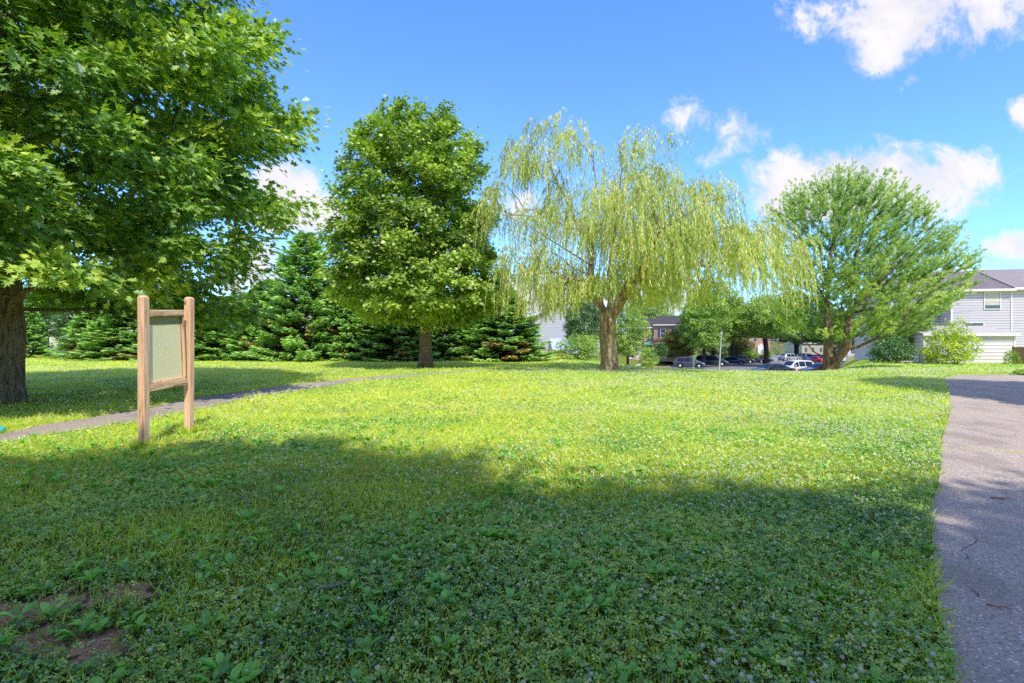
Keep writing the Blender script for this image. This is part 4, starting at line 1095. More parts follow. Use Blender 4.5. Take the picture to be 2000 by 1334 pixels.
# turquoise tub lid at the frame edge, a twig and bits on the path
M['teal'] = plain('turquoise_plastic', (.10, .55, .50), .35)
b = MB(); b.lathe([(.14, 0), (.165, .03), (.16, .075), (.12, .10), (.04, .112)], (0, 0), 20)
xx, yy = W(-16, 8.05), 8.05
o = b.build('plastic_tub', M['teal']); o.location = (xx, yy, tz(xx, yy) + .004); tag(o, 'turquoise plastic tub lying on the path at the left edge', 'tub')
M['twig'] = plain('dry_twig', (.28, .20, .17), .8)
def twig(px, py, L, a, lab, col='twig', rad=.006):
    d = 1500 / (py - 660); x = W(px, d); pts = []
    for k in range(6):
        t = k / 5 - .5; xx = x + math.cos(a) * L * t; yy = d + math.sin(a) * L * t + .012 * math.sin(k * 2.1)
        pts.append((xx, yy, tz(xx, yy) + .022 + (.03 if py > 1000 and px < 1000 else 0)))
    b = MB(); b.tube(pts, [rad, rad * .95, rad * .9, rad * .8, rad * .6, rad * .35], 6)
    tag(b.build('twig', M[col]), lab, 'twig', 'fallen twigs')
M['red_twig'] = plain('reddish_twig', (.34, .13, .09), .8)
twig(652, 1163, .20, .5, 'grey purple twig lying in the shaded lawn left of the middle', rad=.0075)
twig(1958, 979, .20, -.05, 'reddish twig lying on the path just beyond its shade edge', 'red_twig')
twig(1905, 1160, .11, 1.1, 'small pale twig on the shaded path beside the clover', rad=.004)
twig(1950, 1190, .10, -.4, 'small brown twig in the shaded middle of the path', 'red_twig', .004)

# ================================================================== HOUSES
M['siding_lilac'] = siding_mat('lilac_grey_siding', (.64, .60, .68), .20)
M['siding_pale'] = siding_mat('pale_siding', (.64, .60, .60), .16)
M['siding_shed'] = siding_mat('shed_siding', (.78, .74, .76), .24)
M['siding_cream'] = siding_mat('cream_siding', (.60, .55, .46), .2)
M['siding_white'] = siding_mat('white_siding', (.70, .69, .70), .2)
M['siding_blue'] = siding_mat('blue_grey_siding', (.48, .50, .60), .16)
M['brick'] = brick_mat('red_brick', (.42, .17, .11), (.52, .24, .16))
M['brick_brown'] = brick_mat('brown_brick', (.30, .15, .10), (.40, .22, .15))
M['shingle'] = shingle_mat('purple_grey_shingles', (.17, .145, .16), (.24, .20, .215))
M['shingle_light'] = shingle_mat('light_shingles', (.27, .24, .25), (.33, .29, .30))
M['shingle_dark'] = shingle_mat('dark_shingles', (.06, .055, .06), (.10, .09, .10))
M['white'] = plain('white_paint', (.74, .73, .72), .5, var=.06)
M['navy'] = plain('navy_paint', (.035, .05, .14), .5)
M['black'] = plain('black_paint', (.02, .02, .022), .4)
m, nt = new_mat('window_glass'); principled(nt, mixc(nt, noise(nt, coords(nt), 1.2, 2), (.025, .035, .04), (.09, .12, .13)), .08, None, spec=.8); M['glass'] = m
M['blind'] = plain('window_blind', (.52, .50, .46), .7)
M['teal_awning'] = plain('light_blue_awning', (.12, .42, .60), .7)
M['pale_roof'] = plain('pale_panel_roof', (.46, .42, .40), .6)
M['shutter'] = plain('dark_shutter', (.035, .035, .05), .6)
def window(par, x0, x1, z0, z1, y=0.0, sh=None, fr=.06, blind=False, name='window', sash=True):
    b = MB(); p = -.05
    b.box(x0 - fr, x1 + fr, y + p, y - .003, z1, z1 + fr); b.box(x0 - fr, x1 + fr, y + p - .02, y - .003, z0 - fr, z0)
    b.box(x0 - fr, x0, y + p, y - .003, z0, z1); b.box(x1, x1 + fr, y + p, y - .003, z0, z1)
    if sash: b.box(x0, x1, y + p + .01, y - .004, (z0 + z1) / 2 - .025, (z0 + z1) / 2 + .025)
    w = b.build(name, M['white'], par)
    g = MB(); g.box(x0, x1, y - .018, y - .005, z0, z1); g.build('pane', M['glass'], w)
    if blind:
        g = MB(); g.box(x0 + .02, x1 - .02, y - .024, y - .019, z0 + (z1 - z0) * .22, z1); g.build('blind', M['blind'], w)
    if sh:
        for s in (0, 1):
            g = MB(); a = x0 - fr - .36 if s == 0 else x1 + fr + .02
            g.box(a, a + .34, y - .045, y - .004, z0, z1); g.build('shutter', M[sh], par)
    return w
def house(name, label, px, d, rz, w, dp, z0, eave, ridge, wall, roof, cat='house', group=None, gable_front=False, over=.3, base=None):
    """origin at the left front corner of the facade; local x runs along it, y goes back"""
    x = W(px, d); o = empty(name, (x, d, 0), math.radians(rz), label, cat, group)
    b = MB()
    if gable_front:
        b.prism_y([(0, z0), (w, z0), (w, eave), (w / 2, ridge), (0, eave)], 0, dp)
    else:
        b.prism_x([(0, z0), (dp, z0), (dp, eave), (dp / 2, ridge), (0, eave)], 0, w)
    b.build('wall', M[wall], o)
    r = MB(); t = .14
    if gable_front:
        sl = (ridge - eave) / (w / 2)
        for s in (0, 1):
            xe = -over if s == 0 else w + over
            r.prism_y([(xe, eave - over * sl + .01), (w / 2, ridge + .01), (w / 2, ridge + t), (xe, eave - over * sl + t)][::1 if s == 0 else -1], -over, dp + over)
    else:
        sl = (ridge - eave) / (dp / 2)
        for s in (0, 1):
            ye = -over if s == 0 else dp + over
            r.prism_x([(ye, eave - over * sl + .01), (dp / 2, ridge + .01), (dp / 2, ridge + t), (ye, eave - over * sl + t)], 0 if over < .2 else -.05, w + .05)
    rf = r.build('roof', M[roof], o)
    if not gable_front:
        g = MB(); g.box(-.05, w + .05, -over - .10, -over, eave - over * sl - .04, eave - over * sl + .13); g.build('gutter', M['white'], o)
        g = MB(); g.box(-.05, w + .05, -over, -.001, eave - over * sl - .06, eave - over * sl - .03); g.build('soffit', M['white'], o)
    return o
# grey-lilac townhouses on the right
hA = house('townhouse', 'lilac grey sided end townhouse above the shed with one white upstairs window', 1857, 40.0, -12, 4.05, 8.4, -.6, 5.25, 7.0, 'siding_lilac', 'shingle', 'house', 'lilac grey townhouses on the right')
window(hA, 2.25, 3.25, 3.75, 4.98, blind=True)
window(hA, .95, 2.15, 1.4, 2.66)
b = MB(); b.box(-.01, .12, -.03, 0.0, -.5, 5.13); b.build('corner_trim', M['white'], hA)
b = MB(); b.box(3.96, 4.04, -.045, -.002, -.5, 5.13); b.build('downpipe', M['white'], hA)
hB = house('townhouse', 'lilac grey sided townhouse cut by the right picture edge, with lighter roof', 1857, 40.0, -12, 7.5, 8.4, -.6, 5.33, 7.1, 'siding_lilac', 'shingle_light', 'house', 'lilac grey townhouses on the right')
c12, s12 = math.cos(math.radians(-12)), math.sin(math.radians(-12))
hB.location.x += 4.06 * c12; hB.location.y += 4.06 * s12
window(hB, 2.0, 3.0, 3.75, 4.98, blind=True); window(hB, 1.2, 3.0, .6, 2.5)
hC = house('townhouse', 'lilac grey townhouse half hidden behind the pine boughs', 1857, 40.0, -12, 3.4, 6.8, -.6, 5.2, 6.55, 'siding_lilac', 'shingle', 'house', 'lilac grey townhouses on the right')
hC.location.x += -3.42 * c12 - 1.5 * s12; hC.location.y += -3.42 * s12 + 1.5 * c12
window(hC, 2.35, 3.25, 3.2, 4.5, sh=None); window(hC, 1.2, 2.2, .8, 2.2)

# shed with ribbed front and shallow roof against the house
x = W(1803, 35.6); sd = empty('shed', (x, 35.6, 0), math.radians(-7), 'pale shed with ribbed front and shallow roof leaning against the lilac grey house', 'shed')
b = MB(); b.prism_x([(0, -.6), (2.9, -.6), (2.9, 2.22), (0, 1.72)], 0, 5.75); b.build('wall', M['siding_shed'], sd)
b = MB(); b.prism_x([(-.22, 1.73), (3.0, 2.31), (3.0, 2.40), (-.22, 1.82)], -.15, 5.9); b.build('roof', M['pale_roof'], sd)
b = MB(); b.box(-.15, 5.9, -.26, -.222, 1.64, 1.83); b.build('fascia', M['white'], sd)
for xx in (0.0, 5.66):
    b = MB(); b.box(xx, xx + .10, -.03, -.002, -.6, 1.64); b.build('corner_post', M['white'], sd)
b = MB(); b.box(.25, 1.15, -.035, -.003, -.42, 1.45); dr = b.build('door', M['siding_pale'], sd)
b = MB(); b.box(1.02, 1.06, -.07, -.036, .5, .65); b.build('handle', M['black'], dr)
# table and bench in the shaded yard
x = W(1776, 35.5); tb = empty('garden_table', (x, 35.5, tz(x, 35.5)), .1, 'grey garden table standing in the shade left of the shed', 'table')
M['grey_metal'] = plain('grey_metal', (.30, .31, .33), .5)
b = MB(); b.box(-.6, .6, -.35, .35, .69, .73); b.build('tabletop', M['grey_metal'], tb, .01)
for sx_ in (-.52, .52):
    for sy_ in (-.28, .28):
        b = MB(); b.box(sx_ - .025, sx_ + .025, sy_ - .025, sy_ + .025, -.05, .69); b.build('leg', M['grey_metal'], tb)
x = W(1768, 34.0); sl_ = empty('stone_bench', (x, 34.0, tz(x, 34)), .05, 'low pale slab seat in the grass before the shaded garden table', 'bench')
b = MB(); b.box(-.42, .42, -.15, .15, .16, .24); b.build('seat', M['concrete'], sl_, .01)
for s in (-.3, .3):
    b = MB(); b.box(s - .06, s + .06, -.12, .12, -.05, .16); b.build('leg', M['concrete'], sl_)

# distant houses
gz = 'townhouses behind the car park'
h1 = house('house', 'blue grey sided gable house between the conifer row and the willow trunk', 1045, 52, 4, 7.6, 9, -.3, 3.3, 5.6, 'siding_blue', 'shingle_dark', 'house', None, True, .15)
window(h1, 4.6, 5.5, 1.0, 2.2)
lt = MB(); lt.prism_x([(-2.2, 0.0), (-.02, 0.0), (-.02, 1.45), (-2.2, .25)], 1.5, 4.4); lt.build('lean_to', plain('pale_blue_sheet', (.40, .48, .66), .6), h1)
h2 = house('townhouse', 'red brick townhouse with light blue awning beside the willow strands', 1238, 88, -14, 3.9, 9, -2.4, 3.3, 4.9, 'brick', 'shingle_dark', 'house', gz)
window(h2, .5, 1.4, 1.4, 2.7, sh=None); window(h2, 2.4, 3.3, 1.4, 2.7); window(h2, 2.0, 3.2, -1.4, .2)
b = MB(); b.prism_x([(-.9, .35), (0, .75), (0, .85), (-.9, .45)], 1.7, 3.5); b.build('awning', M['teal_awning'], h2)
b = MB(); b.box(.4, 1.35, -.05, -.003, -1.9, .2); dd = b.build('door', M['white'], h2)
b = MB(); b.box(1.2, 1.26, -.09, -.051, -.95, -.85); b.build('handle', M['black'], dd)
h3 = house('townhouse', 'brown brick townhouse with navy shutters and dark roof, behind the small red leaved tree', 1277, 85.5, -24, 5.2, 9, -2.4, 3.7, 5.2, 'brick_brown', 'shingle_dark', 'house', gz)
window(h3, 1.1, 1.9, 1.6, 2.95, sh='navy'); window(h3, 3.4, 4.2, 1.6, 2.95, sh='navy'); window(h3, 3.2, 4.4, -1.2, .3, sh='navy')
b = MB(); b.box(1.1, 2.1, -.05, -.003, -1.9, .2); dd = b.build('door', M['white'], h3)
b = MB(); b.box(1.95, 2.0, -.09, -.051, -.95, -.85); b.build('handle', M['black'], dd)
h4 = house('townhouse', 'brick townhouse with pale roof and white bay windows behind the far parked cars', 1452, 126, -8, 6.2, 9, -4.2, 2.6, 4.1, 'brick', 'pale_roof', 'house', gz)
for a in (.6, 2.3, 4.6): window(h4, a, a + .8, .6, 2.1)
for a in (.5, 3.2):
    b = MB(); b.prism_y([(a, -2.6), (a + 1.6, -2.6), (a + 1.6, -.6), (a + .8, .1), (a, -.6)], -.6, -.001); b.build('bay_window', M['white'], h4)
h5 = house('house', 'cream low house behind the blue car', 1566, 165, 6, 8.5, 9, -4.5, -.2, 2.3, 'siding_cream', 'shingle_light', 'house', 'pale houses beyond the car park')
for a in (1.0, 3.4, 6.2): window(h5, a, a + .9, -3.0, -1.7)
h6 = house('house', 'white two storey house with dark shutters and brick chimney behind the picket fence', 1640, 150, -5, 9.0, 9, -4.5, 2.2, 4.2, 'siding_white', 'shingle_light', 'house', 'pale houses beyond the car park')
for a in (1.0, 3.6, 6.6): window(h6, a, a + .9, .3, 1.6, sh='shutter')
for a in (3.6, 6.6): window(h6, a, a + .9, -3.0, -1.6, sh='shutter')
b = MB(); b.box(.9, 1.9, -.75, -.002, -4.5, -.8); b.box(1.1, 1.7, -.6, -.002, -.8, 3.6); b.build('chimney', M['brick'], h6)
lf = 'pale townhouses behind the conifer row'
hs = [(-40, 56, 'siding_pale', 'pale townhouse seen beneath the boughs beside the oak trunk'), (104, 55.5, 'siding_cream', 'cream townhouse showing beneath the thin browned conifer'),
      (246, 55, 'siding_white', 'white townhouse behind the conifers just left of the board'), (392, 55.5, 'siding_pale', 'pale townhouse behind the conifers just right of the board'),
      (566, 57, 'siding_white', 'white townhouse behind the gap beside the tallest conifer'), (714, 57, 'siding_cream', 'cream townhouse behind the conifers at the maple trunk')]
for px_, d_, wm, lab in hs:
    h = house('townhouse', lab, px_, d_, 0, 8.0, 9, -.3, 3.9, 5.2, wm, 'shingle_light', 'house', lf)
    for a in (1.0, 3.4, 6.0): window(h, a, a + .9, 2.1, 3.3, sh='shutter' if wm == 'siding_cream' else None)
    window(h, 1.0, 2.0, .4, 1.7); window(h, 5.6, 7.2, .3, 1.8)
    b = MB(); b.box(3.5, 4.5, -.05, -.003, -.2, 1.9); dd = b.build('door', plain('door_paint', (.42, .06, .05) if wm != 'siding_cream' else (.2, .22, .3), .5), h)
    b = MB(); b.box(4.34, 4.39, -.09, -.051, .85, .95); b.build('handle', M['black'], dd)

# ------------------------------------------------------------------ fences
M['grey_wood'] = plain('grey_picket', (.40, .38, .40), .8, var=.25, sc=6)
M['brown_wood'] = plain('brown_boards', (.34, .20, .13), .8, var=.3, sc=5)
def fence(name, label, A, B, H, pitch, bw, mat, pick=True, group=None, rails=(.3, .8), railside=1):
    o = empty(name, (A[0], A[1], 0), math.atan2(B[1] - A[1], B[0] - A[0]), label, 'fence', group)
    L = math.hypot(B[0] - A[0], B[1] - A[1]); n_ = int(L / pitch)
    b = MB(); rr_ = random.Random(3)
    for k in range(n_):
        t = (k + .5) / n_; gz_ = tz(A[0] + (B[0] - A[0]) * t, A[1] + (B[1] - A[1]) * t)
        x0 = L * t - bw / 2; h = H * (1 + rr_.uniform(-.015, .015))
        if pick: b.prism_y([(x0, gz_ - .02), (x0 + bw, gz_ - .02), (x0 + bw, gz_ + h - .06), (x0 + bw / 2, gz_ + h), (x0, gz_ + h - .06)], 0, .02)
        else: b.box(x0, x0 + bw, 0, .02, gz_ - .02, gz_ + h)
    b.build('boards', mat, o)
    b = MB(); m2 = max(2, int(L / 2.4))
    for q in rails:
        for k in range(m2):
            t0, t1 = k / m2, (k + 1) / m2
            z0_ = tz(A[0] + (B[0] - A[0]) * t0, A[1] + (B[1] - A[1]) * t0) + H * q; z1_ = tz(A[0] + (B[0] - A[0]) * t1, A[1] + (B[1] - A[1]) * t1) + H * q
            b.add([(L * t0, .022, z0_), (L * t1, .022, z1_), (L * t1, .06, z1_), (L * t0, .06, z0_), (L * t0, .022, z0_ + .08), (L * t1, .022, z1_ + .08), (L * t1, .06, z1_ + .08), (L * t0, .06, z0_ + .08)],
                  [(0, 3, 2, 1), (4, 5, 6, 7), (0, 1, 5, 4), (2, 3, 7, 6)])
    b.build('rails', mat, o)
    for k in range(m2 + 1):
        t = k / m2; g_ = tz(A[0] + (B[0] - A[0]) * t, A[1] + (B[1] - A[1]) * t)
        b = MB(); b.box(L * t - .05, L * t + .05, .062, .16, g_ - .05, g_ + H + .05); b.build('fence_post', mat, o)
    return o
fence('picket_fence', 'grey picket fence on the grass bank right of the pine trunk', (W(1656, 82), 82), (W(1735, 92), 92), 1.25, .16, .11, M['grey_wood'])
fence('board_fence', 'brown board fence running toward the viewer from the shed corner', (W(1976, 34.0), 34.0), (33.4, 26.5), 1.15, .15, .14, M['brown_wood'], False)
# split rail fence by the gable house
A_, B_ = (W(1030, 43), 43), (W(1104, 42), 42)
o = empty('rail_fence', (A_[0], A_[1], 0), math.atan2(B_[1] - A_[1], B_[0] - A_[0]), 'low brown post and rail fence in front of the blue grey gable house', 'fence')
L_ = math.hypot(B_[0] - A_[0], B_[1] - A_[1]); g_ = tz(*A_)
for k in range(4):
    b = MB(); xk = L_ * k / 3; b.box(xk - .06, xk + .06, -.05, .05, g_ - .1, g_ + .62); b.build('fence_post', M['brown_wood'], o)
for zz_ in (.12, .30, .48):
    b = MB(); b.box(-.1, L_ + .1, .052, .09, g_ + zz_, g_ + zz_ + .09); b.build('rail', M['brown_wood'], o)
fence('white_fence', 'low white fence at the foot of the houses beside the oak trunk', (W(-60, 49), 49), (W(150, 48), 48), .7, .5, .46, M['white'], False)

# ------------------------------------------------------------------ lamp, sign post, small items
x, y = W(1404, 45), 45.0; gl = tz(x, y)
lp = empty('street_lamp', (x, y, gl), 0, 'slim pale street lamp with dark lantern head standing before the parked dark van', 'street lamp')
M['pole_grey'] = plain('pale_grey_pole', (.42, .45, .52), .4); M['lamp_glass'] = plain('lamp_glass', (.50, .52, .72), .2)
top = Z(648, 45) - gl
b = MB(); b.tube([(0, 0, .6), (.10, 0, top * .5), (.22, 0, top - .30)], [.055, .05, .04], 10); b.build('pole', M['pole_grey'], lp)
b = MB(); b.lathe([(.12, -.1), (.12, .05), (.085, .12), (.08, .62), (.06, .66)], (-.005, 0), 12); b.build('pole_base', M['black'], lp)
b = MB(); b.lathe([(.05, top - .30), (.10, top - .26), (.14, top + .02), (.14, top + .04)], (.22, 0), 8); ln_ = b.build('lantern', M['lamp_glass'], lp)
b = MB(); b.lathe([(.19, top + .041), (.18, top + .09), (.05, top + .22), (.02, top + .32)], (.22, 0), 8); b.build('cap', M['black'], lp)
x, y = W(1354, 44), 44.0; gl = tz(x, y)
sp = empty('sign_post', (x, y, gl), 0, 'thin sign post seen edge on in front of the grey parked car', 'sign')
b = MB(); b.box(-.03, .03, -.02, .02, -.1, .85); b.build('post_foot', M['black'], sp)
b = MB(); b.box(-.028, .028, -.018, .018, .851, 2.1); b.build('post', M['pole_grey'], sp)
b = MB(); b.box(.03, .034, -.22, .22, 1.55, 2.08); b.build('sign_plate', M['pole_grey'], sp)
x, y = W(1544, 104), 108.0
x, y = W(1545, 92), 92.0; gl = tz(x, y)
x, y = W(1735, 78), 78.0; gl = tz(x, y)
wb = empty('white_sign', (x, y, gl), 0, 'small white sign on a post by the right end of the picket fence', 'sign')
b = MB(); b.box(-.05, .05, -.05, .05, -.1, 2.2); b.build('post', M['white'], wb)
b = MB(); b.box(-.4, .4, -.10, -.052, 1.9, 2.6); b.build('sign_plate', M['white'], wb)
x, y = W(1233, 66), 66.0; gl = tz(x, y)
hy = empty('hydrant', (x, y, gl), 0, 'little rust red hydrant left of the round bush', 'hydrant')
M['rust'] = plain('rust_red', (.34, .07, .04), .6)
b = MB(); b.lathe([(.16, -.05), (.16, .06), (.11, .08), (.11, .5), (.14, .53), (.13, .62), (.05, .72)], (0, 0), 12); b.build('barrel', M['rust'], hy)
for s in (-1, 1):
    b = MB(); b.tube([(s * .10, 0, .38), (s * .19, 0, .38)], .05, 8); b.build('outlet', M['rust'], hy)
x, y = W(1511, 118), 118.0; gl = tz(x, y)
ub = empty('utility_cabinet', (x, y, gl), .1, 'grey utility cabinet on the grass between the two groups of parked cars', 'cabinet')
b = MB(); b.box(-.8, .8, -.5, .5, 0, 1.15); b.build('cabinet_body', M['grey_metal'], ub, .04)
b = MB(); b.box(-.86, .86, -.56, .56, 1.151, 1.25); b.build('lid', M['grey_metal'], ub, .03)

# ================================================================== CARS
def carpaint(name, c):
    m, nt = new_mat(name); principled(nt, mixc(nt, noise(nt, coords(nt), 2, 2), c, tuple(x * .85 for x in c)), .28, None, .15, .5, .6); return m
PAINT = {k: carpaint('paint_' + k, c) for k, c in dict(grey=(.06, .07, .11), black=(.030, .034, .055), navy=(.035, .055, .15), white=(.72, .72, .74), silver=(.42, .43, .46), beige=(.45, .36, .28), blue=(.03, .14, .55), red=(.55, .025, .03), maroon=(.07, .014, .022)).items()}
m, nt = new_mat('car_glass'); principled(nt, (.010, .016, .035), .12, None, 0, .3); M['car_glass'] = m
M['tyre'] = plain('tyre_rubber', (.02, .02, .02), .85); M['rim'] = plain('wheel_rim', (.50, .50, .52), .3, .7)
M['head'] = plain('headlight_lens', (.68, .70, .72), .1); M['tail'] = plain('taillight_lens', (.55, .02, .02), .2); M['trim'] = plain('black_trim', (.02, .02, .022), .5)
PROF = {  # x position along the car (front at +), top height, belt height, half width at belt, half width at roof
 'suv': dict(L=4.55, wb=2.65, r=.35, st=[(-2.27, .62, .62, .80, .80), (-2.22, 1.05, 1.0, .86, .80), (-2.05, 1.38, 1.02, .90, .68), (-1.75, 1.64, 1.02, .91, .66), (-.9, 1.70, 1.01, .92, .67), (0, 1.70, 1.00, .92, .67), (.45, 1.62, .99, .92, .67),
        (.80, 1.36, .99, .91, .70), (1.20, 1.06, .98, .91, .80), (1.75, .95, .90, .89, .80), (2.10, .82, .78, .84, .76), (2.27, .58, .58, .74, .72)]),
 'van': dict(L=5.1, wb=3.0, r=.37, st=[(-2.55, .62, .62, .84, .84), (-2.52, 1.08, 1.04, .92, .86), (-2.42, 1.45, 1.06, .95, .74), (-2.2, 1.78, 1.06, .96, .71), (-1.1, 1.84, 1.05, .97, .72), (.2, 1.83, 1.04, .97, .72), (.70, 1.72, 1.03, .97, .72),
        (1.10, 1.42, 1.03, .96, .75), (1.48, 1.14, 1.03, .95, .84), (2.0, 1.04, .98, .93, .84), (2.38, .90, .86, .88, .80), (2.55, .62, .62, .78, .76)]),
 'sedan': dict(L=4.6, wb=2.7, r=.32, st=[(-2.3, .60, .60, .78, .78), (-2.22, .92, .88, .84, .80), (-1.70, 1.02, .92, .88, .78), (-1.25, 1.24, .92, .90, .66), (-.75, 1.42, .92, .90, .62), (0, 1.45, .91, .90, .62), (.35, 1.40, .90, .90, .63),
        (.75, 1.19, .90, .90, .68), (1.12, .98, .89, .89, .78), (1.75, .86, .82, .87, .78), (2.1, .76, .72, .82, .74), (2.3, .55, .55, .72, .70)])}
def make_car(kind, mat_key):
    S = PROF[kind]; st = S['st']; wb = S['wb']; r = S['r']
    o = empty('parked_car', (0, 0, 0))
    # refine stations
    xs = np.array([s[0] for s in st]); q = np.unique(np.concatenate([xs, np.linspace(xs[0], xs[-1], 44)]))
    cols = [np.interp(q, xs, [s[k] for s in st]) for k in range(1, 5)]
    rings = []
    for i, x in enumerate(q):
        top, belt, hw, rw = (c[i] for c in cols)
        sill = .26
        for wx in (-wb / 2, wb / 2):
            dd = abs(x - wx)
            if dd < r + .09: sill = max(sill, .0 + math.sqrt((r + .09) ** 2 - dd ** 2) + r - .02)
        sill = min(sill, belt - .06)
        t = max(0.0, top - belt)
        half = [(hw * .93, sill), (hw * .99, sill + (belt - sill) * .45), (hw, belt - .06), (hw * .97, belt), (rw + (hw * .97 - rw) * .12 if t > .05 else rw, belt + t * .86), (rw * .86, top - .0), (0, top + (.02 if t > .3 else .015))]
        rings.append([(x, -y, z) for y, z in half] + [(x, y, z) for y, z in half[-2::-1]])
    n_ = len(rings[0]); V = [p for R_ in rings for p in R_]; b = MB()
    F = [(i * n_ + k, i * n_ + k + 1, (i + 1) * n_ + k + 1, (i + 1) * n_ + k) for i in range(len(rings) - 1) for k in range(n_ - 1)]
    F += [tuple(range(n_ - 1, -1, -1)), tuple((len(rings) - 1) * n_ + k for k in range(n_))]
    b.add(V, F, 0, True); body = b.build('body', PAINT[mat_key], o); body.data.polygons.foreach_set('use_smooth', [True] * (len(F) - 2) + [False] * 2)
    # side glass, windscreen and rear screen lie 6 mm proud of the body
    def at(x):
        return [float(np.interp(x, xs, [s[k] for s in st])) for k in range(1, 5)]
    hatch = kind != 'sedan'
    cab0, cab1 = (xs[3] + .05, xs[7] + .10)
    for s in (-1, 1):
        for (xa, xb) in ([(cab0 + .02, -.72), (-.64, .16), (.24, cab1 - .02)] if hatch else [(cab0 + .12, -.15), (-.07, cab1 - .02)]):
            g = MB(); m_ = 6; vs = []
            for k in range(m_ + 1):
                x = xa + (xb - xa) * k / m_; top, belt, hw, rw = at(x); t = max(.06, top - belt)
                yb = hw * .97; yt = rw + (hw * .97 - rw) * .12
                z0_, z1_ = belt + .03, belt + t * .82
                f0, f1 = (z0_ - belt) / (t * .86), (z1_ - belt) / (t * .86)
                vs += [(x, s * (yb + (yt - yb) * f0 + .007), z0_), (x, s * (yb + (yt - yb) * f1 + .007), z1_)]
            g.add(vs, [(2 * k, 2 * k + 2, 2 * k + 3, 2 * k + 1) if s < 0 else (2 * k + 1, 2 * k + 3, 2 * k + 2, 2 * k) for k in range(m_)]); g.build('side_window', M['car_glass'], o)
    def screen(xa, xb, nm):
        g = MB(); m_ = 5; vs = []
        for k in range(m_ + 1):
            x = xa + (xb - xa) * k / m_; top, belt, hw, rw = at(x)
            for y in (-.80, -.4, 0, .4, .80): vs.append((x + (.004 if xb > 0 else -.004), y * rw, top + .026 - (.02 if abs(y) > .5 else 0)))
        g.add(vs, [(k * 5 + j, k * 5 + j + 1, k * 5 + j + 6, k * 5 + j + 5) for k in range(m_) for j in range(4)], 0, True); g.build(nm, M['car_glass'], o)
    screen(xs[6] + .08, xs[8] - .08, 'windscreen')
    screen(xs[1 if hatch else 2] + .10, xs[3 if hatch else 4] - .03, 'rear_window')
    for sx_ in (-1, 1):
        for s in (-1, 1):
            w = MB(); w.lathe([(r * .62, -.11), (r * .94, -.115), (r, -.09), (r, .09), (r * .94, .115), (r * .62, .11)], (sx_ * wb / 2, r), 20, 0, 'y', s * (st[5][3] - .13)); wheel = w.build('wheel', M['tyre'], o)
            w = MB(); w.lathe([(r * .66, s * .0 - .012), (r * .66, .012), (r * .2, .02)] if s > 0 else [(r * .2, -.02), (r * .66, -.012), (r * .66, .012)], (sx_ * wb / 2, r), 16, 0, 'y', s * (st[5][3] - .13) + s * .115); w.build('rim', M['rim'], wheel)
    for s in (-1, 1):
        top, belt, hw, rw = at(xs[-2]);  g = MB()
        g.box(xs[-2] - .26, xs[-2] + .05, s * hw * .98 - .17 if s > 0 else s * hw * .98 - .012, s * hw * .98 + .012 if s > 0 else s * hw * .98 + .17, belt - .17, belt - .02); g.build('headlight', M['head'], o, .02)
        top, belt, hw, rw = at(xs[1]);  g = MB()
        g.box(xs[1] - .035, xs[1] + .22, s * hw * .98 - .16 if s > 0 else s * hw * .98 - .012, s * hw * .98 + .012 if s > 0 else s * hw * .98 + .16, belt - .20, belt + .05); g.build('tail_light', M['tail'], o, .02)
        g = MB(); g.box(xs[7] - .05, xs[7] + .12, s * (at(xs[7])[2] + .03) - .08, s * (at(xs[7])[2] + .03) + .08, belt + .08, belt + .24); g.build('wing_mirror', PAINT[mat_key], o, .02)
    g = MB(); g.box(xs[-1] - .04, xs[-1] + .03, -.55, .55, .36, .54); g.build('grille', M['trim'], o, .01)
    g = MB(); g.box(xs[0] - .03, xs[0] + .05, -.66, .66, .30, .44); g.build('bumper_trim', M['trim'], o, .01)
    g = MB(); g.box(xs[0] - .012, xs[0] + .03, -.24, .24, .46, .56); g.build('number_plate', M['white'], o)
    g = MB(); g.box(-S['L'] / 2 + .3, S['L'] / 2 - .3, -.72, .72, .20, .32); g.build('underbody', M['trim'], o)
    return o
cars = [  # kind, paint, px, depth, heading, label
 ('suv', 'grey', 1347, 76, -24, 'dark grey compact car nearest in the parked row, behind the thin sign post', 1),
 ('van', 'black', 1391, 84, -26, 'large black vehicle behind the street lamp', 1),
 ('sedan', 'navy', 1431, 92, -26, 'low dark blue car just right of the street lamp', 1),
 ('suv', 'black', 1450, 98, -26, 'black tall car fourth in the parked row', 1),
 ('suv', 'beige', 1466, 105, -28, 'beige car wedged between dark ones toward the end of the row', 1),
 ('sedan', 'navy', 1472, 101, -30, 'dark blue low car second from the far end of the row', 1),
 ('sedan', 'black', 1486, 106, -34, 'small black car at the far end of the row by the trunk', 1),
 ('sedan', 'navy', 1522, 124, 172, 'dark blue car right of the grey cabinet', 2),
 ('suv', 'silver', 1545, 117, 10, 'silver car between the dark blue and the black one', 2),
 ('suv', 'black', 1566, 122, 165, 'black tall car left of the bright blue car', 2),
 ('sedan', 'blue', 1589, 118, 188, 'bright blue car beside the red one', 2),
 ('sedan', 'silver', 1604, 128, 185, 'silver car half hidden behind the pine trunk', 2),
 ('sedan', 'red', 1596, 98, 95, 'red car seen from behind just left of the pine trunk', 2),
 ('sedan', 'white', 1641, 108, -12, 'white car to the right of the pine trunk', 2),
 ('suv', 'white', 1552, 57.5, 196, 'white car with dark windows whose upper half shows over the grass crest', 3),
 ('sedan', 'black', 1507, 54.5, 192, 'dark car with only its roof showing over the grass crest', 3),
 ('sedan', 'maroon', 1604, 54, 188, 'dark red car mostly hidden behind the grass crest at the pine', 3)]
proto = {}
grp = {1: 'cars parked in the row along the far kerb', 2: 'cars parked across the far lot', 3: 'cars parked just below the grass crest'}
